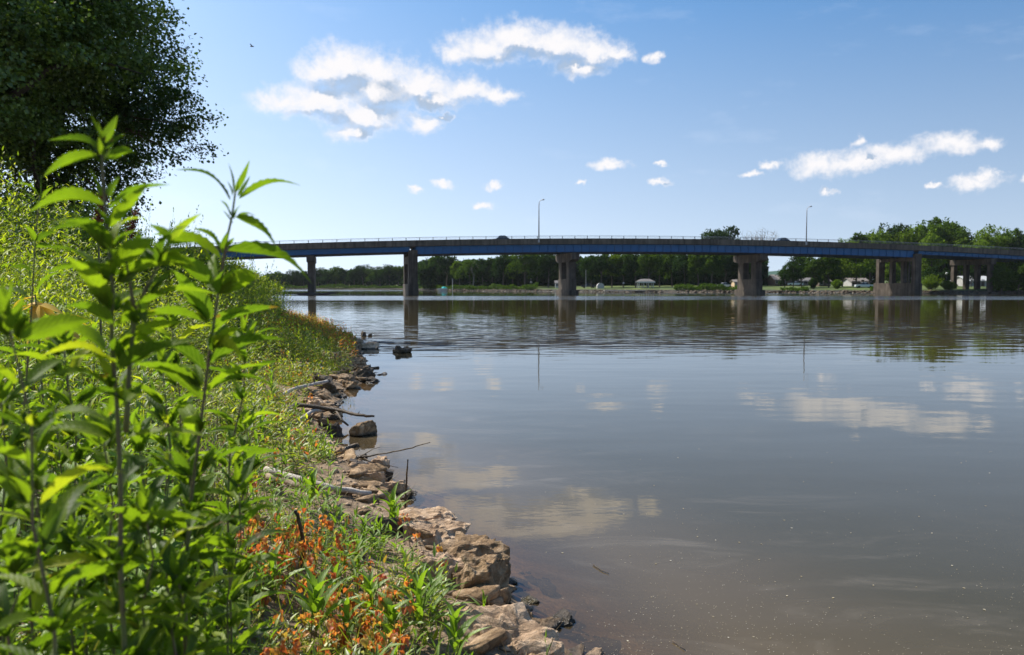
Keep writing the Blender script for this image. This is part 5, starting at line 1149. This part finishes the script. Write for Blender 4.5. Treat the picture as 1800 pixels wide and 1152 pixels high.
# ------------------------------------------------------------------ foreground weeds
LW = leaf_tpl(18, 'lance', .0, .22, 2, .07)
def leaf_curved(base, tip, width, arch=.12, nh=None, roll=0.):
    """one serrated leaf from base to tip (world vectors); arch = bow along its length"""
    d = tip - base; L_ = d.length; dn = d.normalized(); nh = Vector(nh) if nh else Vector((0, -.35, 1)); S = dn.cross(nh).normalized(); Nn = S.cross(dn)
    if roll: S, Nn = S*math.cos(roll) + Nn*math.sin(roll), Nn*math.cos(roll) - S*math.sin(roll)
    T = LW[0]; out = []
    for x, y, z in T:
        bow = math.sin(math.pi * min(1, max(0, y))) * arch * L_
        out.append(base + S*(x*width) + dn*(y*L_) + Nn*(z*width*1.0 + bow))
    return out
class Weed:
    def __init__(s, label, group='tall weeds in the foreground', name='tall_weed'):
        s.V = []; s.F = []; s.UV = []; s.st = MB(); s.label = label; s.base = None; s.group = group; s.name = name
    def leaf(s, b, t, w_, arch=.1, nh=None, roll=0.):
        n = len(s.V); s.V += [tuple(v) for v in leaf_curved(Vector(b), Vector(t), w_, arch, nh, roll)]; s.F.append(LW[1] + n); s.UV.append(LW[2])
    def pxleaf(s, b, t, wpx, Y, dY=0., arch=.1, nh=None, roll=0.):
        k = Y / FPX; s.leaf(at(b[0], b[1], Y), at(t[0], t[1], Y + dY), wpx * k * .86, arch, (nh[0], -nh[1] * .8, nh[2]) if nh else (0, .4, 1), roll)
    def stem(s, pts, r0, r1):
        Q = []
        for i in range(len(pts)-1):
            for k in range(3): Q.append(pts[i].lerp(pts[i+1], k/3))
        Q.append(pts[-1]); s.st.tube(Q, [(r0 + (r1-r0)*i/(len(Q)-1)) * .78 for i in range(len(Q))], 7)
    def nodes(s, pts, z_from, z_to, gap, L0, L1, wr=.30, seed=0, side=.5, petiole=.012):
        """opposite pairs of leaves at nodes down the stem polyline (top first)"""
        g = random.Random(seed); tot = [0.]
        for a, b in zip(pts, pts[1:]): tot.append(tot[-1] + (b-a).length)
        q = z_from; i = 0; az = g.uniform(0, 3.14)
        while q < min(z_to, tot[-1]):
            k = max(j for j in range(len(tot)) if tot[j] <= q); k = min(k, len(pts)-2); f = (q - tot[k]) / (tot[k+1]-tot[k]); c = pts[k].lerp(pts[k+1], f); fr_ = q / z_to
            L_ = L0 + (L1-L0) * fr_; 
            for sg in (0, math.pi):
                a = az + sg + g.gauss(0, .2); el = g.uniform(.05, .7) - .55*fr_; d = Vector((math.cos(a)*math.cos(el), math.sin(a)*math.cos(el), math.sin(el))); l = L_*g.uniform(.8, 1.15)
                s.leaf(c + d*petiole, c + d*(petiole+l), l*wr*g.uniform(.85, 1.15), g.uniform(.06, .2), (g.gauss(-.1, .35), g.gauss(.3, .35), 1), g.gauss(0, .25))
                if g.random() < side:   # axillary shoot
                    for m in range(4):
                        a2 = a + g.gauss(0, .7); d2 = Vector((math.cos(a2)*.6, math.sin(a2)*.6, g.uniform(.3, .9))).normalized(); l2 = l*g.uniform(.3, .55); s.leaf(c + d*.01, c + d*.01 + d2*l2, l2*.3, .1, (g.gauss(0, .5), g.gauss(0, .5), 1))
            az += 1.57; q += gap*g.uniform(.8, 1.2)*(1 + .7*fr_); i += 1
    def top(s, c, n=7, L_=.05, seed=0):
        g = random.Random(seed)
        for i in range(n):
            a = i*2.4; el = 1.35 - .10*i; d = Vector((math.cos(a)*math.cos(el), math.sin(a)*math.cos(el), math.sin(el))); l = L_*(.7 + .08*i); s.leaf(c - Vector((0, 0, .006*i)), c - Vector((0, 0, .006*i)) + d*l, l*.3, -.05, (-d.x, -d.y, .3))
    def done(s, base):
        o = empty(s.name, base); tag(o, s.label, 'weed', s.group); b = Vector(base)
        V = np.array(s.V) - np.array(base); F = np.concatenate(s.F); UV = np.concatenate(s.UV); obj('foliage', mesh_np('foliage', V, F, UV, smooth=True), M_['weed'], o)
        s.st.V = [tuple(Vector(v) - b) for v in s.st.V]; s.st.build('stem', M_['weedstem'], o, True); return o
def gpt(x, y): return Vector((x, y, float(gz(x, y))))
# W2: the sharp weed against the sky
Y = 1.45; wd = Weed('tall weed with narrow toothed leaves standing right, its tip against the sky beside the bridge')
pts = [at(414, 335, Y), at(408, 380, Y), at(400, 415, Y), at(386, 500, Y), at(371, 600, Y), at(352, 750, Y), at(338, 860, Y), at(325, 1000, Y+.02)]; g0 = gpt(pts[-1].x - .02, Y + .05)
wd.stem(pts + [g0], .0022, .0048)
for b, t, wpx, dY, ar, nh in [((410,340),(401,286),11,.0,.04,(1,-1,0)), ((415,338),(439,281),15,-.02,-.05,(-1,-1,.3)), ((408,345),(399,318),8,.01,.05,(1,-1,0)), ((418,345),(440,309),8,.02,-.05,(-1,-1,0)),
    ((404,352),(308,299),22,.04,.16,(0,-.5,1)), ((420,350),(530,327),22,-.02,.16,(0,-.45,1)),
    ((404,378),(387,352),15,-.05,.05,(1,-1.2,.2)), ((412,385),(424,360),10,-.04,.05,(-1,-1,0)), ((418,380),(450,380),10,-.02,.1,(0,-.3,1)), ((408,392),(392,370),12,-.04,0,(1,-1,.3)),
    ((414,382),(488,441),32,-.05,.10,(.35,-.9,.8)), ((400,440),(549,500),44,-.06,.14,(.2,-.9,1)), ((392,448),(340,402),34,.05,.10,(-.1,-.9,1)), ((388,455),(268,412),36,.0,.14,(-.1,-.9,.9)),
    ((384,440),(373,415),13,-.03,.02,(1,-1,0)), ((392,440),(402,405),14,-.02,.02,(-1,-1,.1)), ((396,435),(412,418),9,-.02,.02,(0,-1,.3)),
    ((375,470),(282,402),18,.06,.12,(0,-.5,1)), ((372,500),(300,450),40,-.05,.1,(-.3,-.9,.7)), ((385,500),(455,478),26,.03,.12,(0,-.5,1)),
    ((372,560),(305,475),38,-.06,.08,(-.5,-1,.6)), ((372,585),(440,540),34,.02,.12,(.3,-.8,1)), ((370,600),(428,640),40,-.08,.10,(.6,-.8,.6)),
    ((365,640),(505,598),40,.0,.14,(.1,-.8,1)), ((360,650),(262,600),40,-.08,.12,(-.1,-.8,1)), ((352,700),(230,640),46,-.07,.15,(-.1,-.9,.8)), ((352,705),(480,640),34,.05,.14,(0,-.5,1))]:
    wd.pxleaf(b, t, wpx, Y, dY, ar, nh)
wd.nodes(pts[3:] + [g0], .02, .85, .06, .12, .16, .23, 5, .7)
wd.done(g0)
# W1: blurred tallest weed at left, forked lower down
Y = 1.18; wd = Weed('tallest weed at left, its leafy tip standing against the dark tree')
pts = [at(178, 250, Y), at(182, 330, Y), at(190, 420, Y), at(198, 500, Y), at(196, 600, Y+.03), at(205, 700, Y+.03), at(212, 850, Y+.03), at(212, 1000, Y+.03)]; g0 = gpt(pts[-1].x, Y + .08)
wd.stem(pts + [g0], .0026, .0055)
for b, t, wpx, dY, ar, nh in [((178,250),(158,199),18,-.02,.0,(1,-1,.1)), ((182,250),(207,202),20,.02,-.05,(-1,-1,.1)), ((180,262),(172,212),10,.0,.0,(.3,-1,0)), ((186,262),(220,236),12,.0,.12,(0,-.7,1)),
    ((182,285),(84,247),28,.02,.22,(0,-.8,1)), ((170,272),(76,311),26,-.03,.18,(0,-.9,.8)), ((188,282),(240,271),22,-.02,.2,(0,-.8,1)), ((180,268),(160,245),14,.02,.05,(1,-1,0)),
    ((174,345),(156,296),22,-.04,.04,(.6,-1,0)), ((190,345),(210,310),16,.03,.05,(-1,-1,0)), ((190,400),(262,322),26,-.03,.05,(-.5,-1,.5)), ((192,370),(300,325),26,.05,.14,(0,-.7,1)),
    ((184,360),(50,374),38,-.03,.24,(0,-.85,.9)), ((186,395),(150,350),26,-.05,.06,(.7,-1,.3)), ((195,425),(85,405),34,.02,.18,(0,-.8,1)), ((195,430),(128,378),26,-.06,.1,(.1,-1,.7)),
    ((200,470),(270,420),40,-.05,.10,(-.2,-1,.6)), ((205,470),(180,425),30,-.06,.03,(.4,-1,.1)), ((198,500),(75,482),34,.02,.18,(0,-.7,1)), ((205,500),(290,455),30,.04,.14,(0,-.7,1)),
    ((198,570),(110,540),40,-.06,.15,(-.1,-.9,.8)), ((200,575),(300,560),36,.03,.15,(0,-.7,1)), ((200,640),(70,628),44,.0,.18,(0,-.6,1)), ((205,650),(310,610),40,-.05,.12,(0,-.9,1))]:
    wd.pxleaf(b, t, wpx, Y, dY, ar, nh)
wd.top(at(180, 262, Y), 5, .035, 2)
fk = [at(300, 425, Y+.05), at(280, 462, Y+.04), at(238, 545, Y+.02), at(228, 640, Y+.03), at(222, 760, Y+.03)]; wd.stem(fk, .002, .0055)
fk2 = [at(222, 460, Y), at(236, 545, Y+.02)]; wd.stem(fk2, .002, .0045)
for b, t, wpx, dY, ar, nh in [((300,425),(262,395),24,0,.1,(0,-1,.6)), ((300,428),(355,375),22,.03,.1,(0,-.8,.8)), ((298,430),(372,440),26,-.02,.14,(0,-.8,1)), ((290,440),(300,392),18,-.03,0,(1,-1,.2)), ((285,455),(215,432),26,.02,.1,(0,-.8,1)), ((285,455),(350,478),30,-.04,.1,(.3,-.9,.8)), ((222,460),(250,405),24,-.05,.0,(0,-1,.3)), ((222,460),(180,440),22,0,.1,(0,-1,.7)),
    ((236,545),(300,515),22,0,.1,(0,-.7,1)), ((232,590),(290,640),32,-.03,.1,(.2,-.9,.8))]:
    wd.pxleaf(b, t, wpx, Y + .04, dY, ar, nh)
wd.nodes(pts[2:] + [g0], .02, .85, .055, .11, .16, .23, 9, .7)
wd.nodes(fk[1:], .01, .3, .05, .09, .13, .25, 19, .6)
wd.done(g0)
# W3: left slimmer weed
Y = 1.95; wd = Weed('slim weed with reddish stem further left, its tip above the grass')
pts = [at(70, 345, Y), at(62, 420, Y), at(58, 500, Y), at(52, 600, Y), at(42, 720, Y), at(55, 850, Y), at(80, 980, Y)]; g0 = gpt(pts[-1].x, Y + .05); wd.stem(pts + [g0], .0018, .0042)
for b, t, wpx, dY, ar, nh in [((68,345),(26,322),14,0,.15,(0,-.6,1)), ((70,350),(72,304),7,0,.0,(1,-1,0)), ((72,350),(94,328),8,0,.1,(0,-.6,1)), ((66,362),(40,338),11,0,.1,(0,-.7,1)), ((64,425),(100,408),16,0,.12,(0,-.6,1)), ((62,425),(40,395),14,-.05,.1,(0,-.9,.6)), ((60,435),(105,445),18,0,.15,(0,-.8,1)), ((58,480),(15,470),18,0,.12,(0,-.8,1))]:
    wd.pxleaf(b, t, wpx, Y, dY, ar, nh)
wd.nodes(pts[2:] + [g0], .03, 1.1, .085, .10, .14, .28, 14, .5); wd.done(g0)
# further weeds: tip pixel, distance, stem foot pixel
OW = [((430, 585), 1.9, (400, 900), 'weed below the sharp one with broad pale leaves spreading over the bank', 21),
      ((12, 560), 1.05, (95, 1100), 'weed at the left edge with a dark bent stem, blurred by closeness', 22),
      ((110, 600), 1.6, (150, 1100), 'weed between the slim left one and the tallest, all in green shade', 23),
      ((285, 640), 1.7, (300, 1100), 'weed in the middle of the clump with overlapping dark leaves', 24),
      ((180, 760), 1.35, (200, 1140), 'low weed at the foot of the tallest one', 25),
      ((330, 790), 1.5, (325, 1150), 'low dark-leaved weed at the foot of the sharp one', 26),
      ((60, 830), 1.3, (60, 1150), 'low weed in the lower left corner', 27),
      ((435, 740), 2.1, (405, 1050), 'weed at the right edge of the clump reaching toward the driftwood', 28),
      ((255, 900), 1.25, (260, 1150), 'short weed at the bottom between two taller stems', 29),
      ((370, 940), 1.75, (365, 1150), 'short weed with broad dark leaves at the bottom, right of the clump', 30),
      ((130, 950), 1.45, (130, 1150), 'short weed at the bottom left between stems', 31),
      ((0, 690), 1.5, (5, 1100), 'weed cut by the left edge, below the blurred one', 32),
      ((150, 850), 1.9, (150, 1150), 'shaded weed deep in the clump behind the low left weeds', 33),
      ((300, 560), 2.3, (330, 1000), 'weed farther back between the two tallest, partly hidden', 34),
      ((245, 770), 1.5, (245, 1150), 'shaded weed behind the forked stem of the tallest one', 35),
      ((420, 850), 1.6, (400, 1150), 'weed low at the right edge of the clump, dark in its own shade', 36),
      ((310, 1010), 1.3, (310, 1160), 'lowest weed at the bottom centre of the clump', 37),
      ((20, 980), 1.2, (20, 1160), 'lowest weed in the bottom left corner', 38),
      ((95, 700), 2.1, (110, 1100), 'weed behind the slim left one, partly hidden by it', 39)]
for (tx, ty), Y, (fx, fy), lb, sdd in OW:
    wd = Weed(lb); a = at(tx, ty, Y); b = at(fx, fy, Y + .02); g0 = gpt(b.x, Y + .05); pts = [a, a.lerp(b, .33) + Vector((.012, 0, 0)), a.lerp(b, .66) - Vector((.008, 0, 0)), b]
    wd.stem(pts + ([g0] if g0.z < b.z - .02 else []), .0016, .0042); wd.top(a + Vector((0, 0, .01)), 7, .06, sdd); wd.nodes(pts + [g0], .03, 1.2, .05, .10, .17, .23, sdd, .75); wd.done(g0 if g0.z < b.z else b)
# long yellow-green blade at the bottom
wd = Weed('single long yellow-green blade slanting up at the bottom of the clump', None, 'grass_blade'); wd.pxleaf((285, 1165), (338, 1050), 12, 1.3, .05, .02, (0, -1, .2)); wd.st.tube([at(283, 1170, 1.3), at(286, 1160, 1.3)], .003, 5); wd.stem([at(286, 1160, 1.3), gpt(at(280, 1170, 1.3).x, 1.32)], .003, .004); wd.done(gpt(at(280, 1170, 1.3).x, 1.32))

# individual foreground plants on the bank
def bank_plant(px, py, h, n, L_, label, wr=.2, el0=.9, seed=0):
    h *= 1.5; L_ *= 1.3; n += 3
    p = on(px, py, .2); p = gpt(p.x, p.y); g = random.Random(seed); o = empty('lance_leaf_plant', p); tag(o, label, 'plant', 'leafy plants on the foreground bank'); V = []; F = []; UV = []; st = MB()
    st.tube([(0, 0, -.02), (g.gauss(0, .01), 0, h*.5), (g.gauss(0, .02), g.gauss(0, .02), h)], [.004, .003, .002], 5)
    for i in range(n):
        t = i/(n-1); c = Vector((0, 0, h*(.1 + .88*t))); a = i*2.4 + g.gauss(0, .3); el = el0*(.6 + .5*t) + g.gauss(0, .15); d = Vector((math.cos(a)*math.cos(el), math.sin(a)*math.cos(el), math.sin(el))); l = L_*(1.1 - .4*t)*g.uniform(.8, 1.2)
        V += [tuple(v) for v in leaf_curved(c, c + d*l, l*wr, .12, (-d.x*.6, -d.y*.6, 1))]; F.append(LW[1] + i*len(LW[0])); UV.append(LW[2])
    obj('foliage', mesh_np('foliage', V, np.concatenate(F), np.concatenate(UV), smooth=True), M_['coverv'], o); st.build('stem', M_['weedstem'], o)
for a in [(738, 1120, .14, 9, .17, 'tall lance-leaved plant with slender upright leaves in front of the boulders', .16, .95, 1), (800, 1150, .10, 8, .13, 'lance-leaved plant at the bottom left of the large tan slab', .2, .9, 2),
          (650, 1095, .12, 11, .13, 'broad-leaved green plant left of the slender one', .24, .8, 3), (556, 1140, .13, 10, .15, 'large dark green leafy plant near the bottom centre-left', .24, .9, 4),
          (690, 905, .12, 10, .15, 'green leafy plant by the log, behind the orange seedlings', .22, .8, 5), (548, 905, .10, 4, .16, 'two-leaved bright green shoot rising beside the long grey log', .26, 1.3, 6),
          (628, 1010, .08, 9, .12, 'bushy green plant in the middle of the foreground bank', .2, .8, 7), (480, 1090, .10, 9, .13, 'pale green leafy plant right of the weed clump', .2, .7, 8),
          (590, 1060, .08, 8, .10, 'small lance-leaved plant between the orange seedlings', .2, .8, 9), (640, 965, .14, 14, .09, 'dense dark green plant beside the rocks', .2, .5, 10),
          (850, 1075, .06, 5, .08, 'small sprig growing between largest boulder and tan rock', .14, 1.2, 11), (1005, 1145, .09, 5, .09, 'sparse green sprig standing in the shallow water at the bottom', .1, 1.0, 12),
          (960, 1130, .12, 4, .05, 'thin upright sprig rising from the wet brown rock', .1, 1.3, 13), (430, 1120, .1, 9, .12, 'leafy plant beside the pale grey rock', .24, .7, 14),
          (690, 1140, .1, 8, .11, 'leafy plant with round-tipped leaves near the bottom edge', .3, .8, 15), (610, 1140, .1, 8, .12, 'bright plant between the dark leafy one and the bottom middle', .22, .8, 16), (478, 716, .34, 14, .17, 'knee-high leafy plant just left of the forked driftwood branch', .18, .8, 21), (446, 652, .42, 15, .2, 'leafy plant below the willow-like bush, beside the rusty shoots', .18, .8, 22),
          (462, 792, .24, 12, .13, 'low leafy plant above the upper end of the long grey log', .2, .8, 23), (508, 800, .12, 9, .09, 'small leafy plant right of the low one above the grey log', .2, .7, 24),
          (452, 880, .22, 13, .12, 'leafy plant at the right foot of the weed clump, below the grey log', .2, .8, 25), (520, 735, .14, 8, .10, 'little plant in front of the root end of the forked driftwood', .18, .8, 26),
          (760, 1090, .12, 7, .15, 'arching lance-leaved plant crossing the foot of the light tan rock', .14, .6, 17)]:
    bank_plant(*a)

# ------------------------------------------------------------------ flecks on the water
def flecks():
    g = np.random.default_rng(5); n = 7000; px = g.uniform(880, 1850, n); py = 503 + 700 * (1 - g.uniform(0, 1, n) ** 2.2 * .62); P = []
    for x, y in zip(px, py):
        if g.uniform() > np.interp(y, [700, 850, 950, 1050, 1152], [.02, .06, .25, .75, 1]): continue
        p = on(x, y, .0025)
        if nz2(p.x, p.y, 1.1, 6) < .25 + .35*g.uniform() or p.x < xs(p.y) + .05: continue
        P.append(tuple(p))
    for i in range(60): p = on(g.uniform(950, 1790), g.uniform(740, 1140), .0025); P.append(tuple(p))
    P = np.array(P); n = len(P); s = g.uniform(.001, .0032, n) * (1 + P[:, 1] * .06); s[-60:] = g.uniform(.005, .010, 60)
    T = np.array([(1, 0, 0), (.5, .8, 0), (-.5, .8, 0), (-1, 0, 0), (-.5, -.8, 0), (.5, -.8, 0)]); Mx = frames(rdirs(n, 0, .01), np.tile([0, 0, 1.], (n, 1))) * np.stack([s*.6, s, s], -1)[:, None, :]
    V, F, _ = scatter(T, np.array([(0, 1, 2, 3, 4, 5)]), Mx, P); tag(obj('floating_flecks', mesh_np('floating_flecks', V, F), M_['fleck']), 'pale flecks and seeds floating on the calm water', 'flecks', kind='stuff')
M_['fleck'] = mat_leaf('fleck', [(0, (.22, .18, .11)), (.6, (.34, .29, .2)), (1, (.5, .46, .38))], .0, (1, 1, 1), .6, .02)
flecks()
# bird
b_ = at(443, 82, 90); o = empty('bird', b_); tag(o, 'tiny dark bird flying high left of the big cloud', 'bird')
m = MB(); m.tube([(-.22, 0, 0), (-.1, 0, .01), (.1, 0, .01), (.24, 0, 0)], [.02, .07, .06, .015], 7); m.build('body', M_['darksteel'], o, True)
for sg in (-1, 1): m = MB(); m.add([(.08, 0, .02), (-.08, 0, .02), (-.12, sg*.38, .16), (-.02, sg*.4, .17), (.08, 0, .035), (-.08, 0, .035), (-.12, sg*.38, .17), (-.02, sg*.4, .18)], [(0,1,2,3),(7,6,5,4),(0,4,5,1),(1,5,6,2),(2,6,7,3),(3,7,4,0)]); m.build('wing', M_['darksteel'], o)



# ------------------------------------------------------------------ haze
def haze():
    m, nt, N, L = nodes('haze'); v = N.new('ShaderNodeVolumePrincipled'); v.inputs['Color'].default_value = (.86, .92, 1, 1); v.inputs['Density'].default_value = HAZE; v.inputs['Anisotropy'].default_value = .2
    o = N.new('ShaderNodeOutputMaterial'); L.new(v.outputs[0], o.inputs['Volume'])
    b = MB(); b.box(-3600, -500, -3.5, 3600, 2700, 34); h = b.build('haze', m); tag(h, 'thin summer haze over the river', 'haze', kind='stuff')
HAZE = .00005
haze()
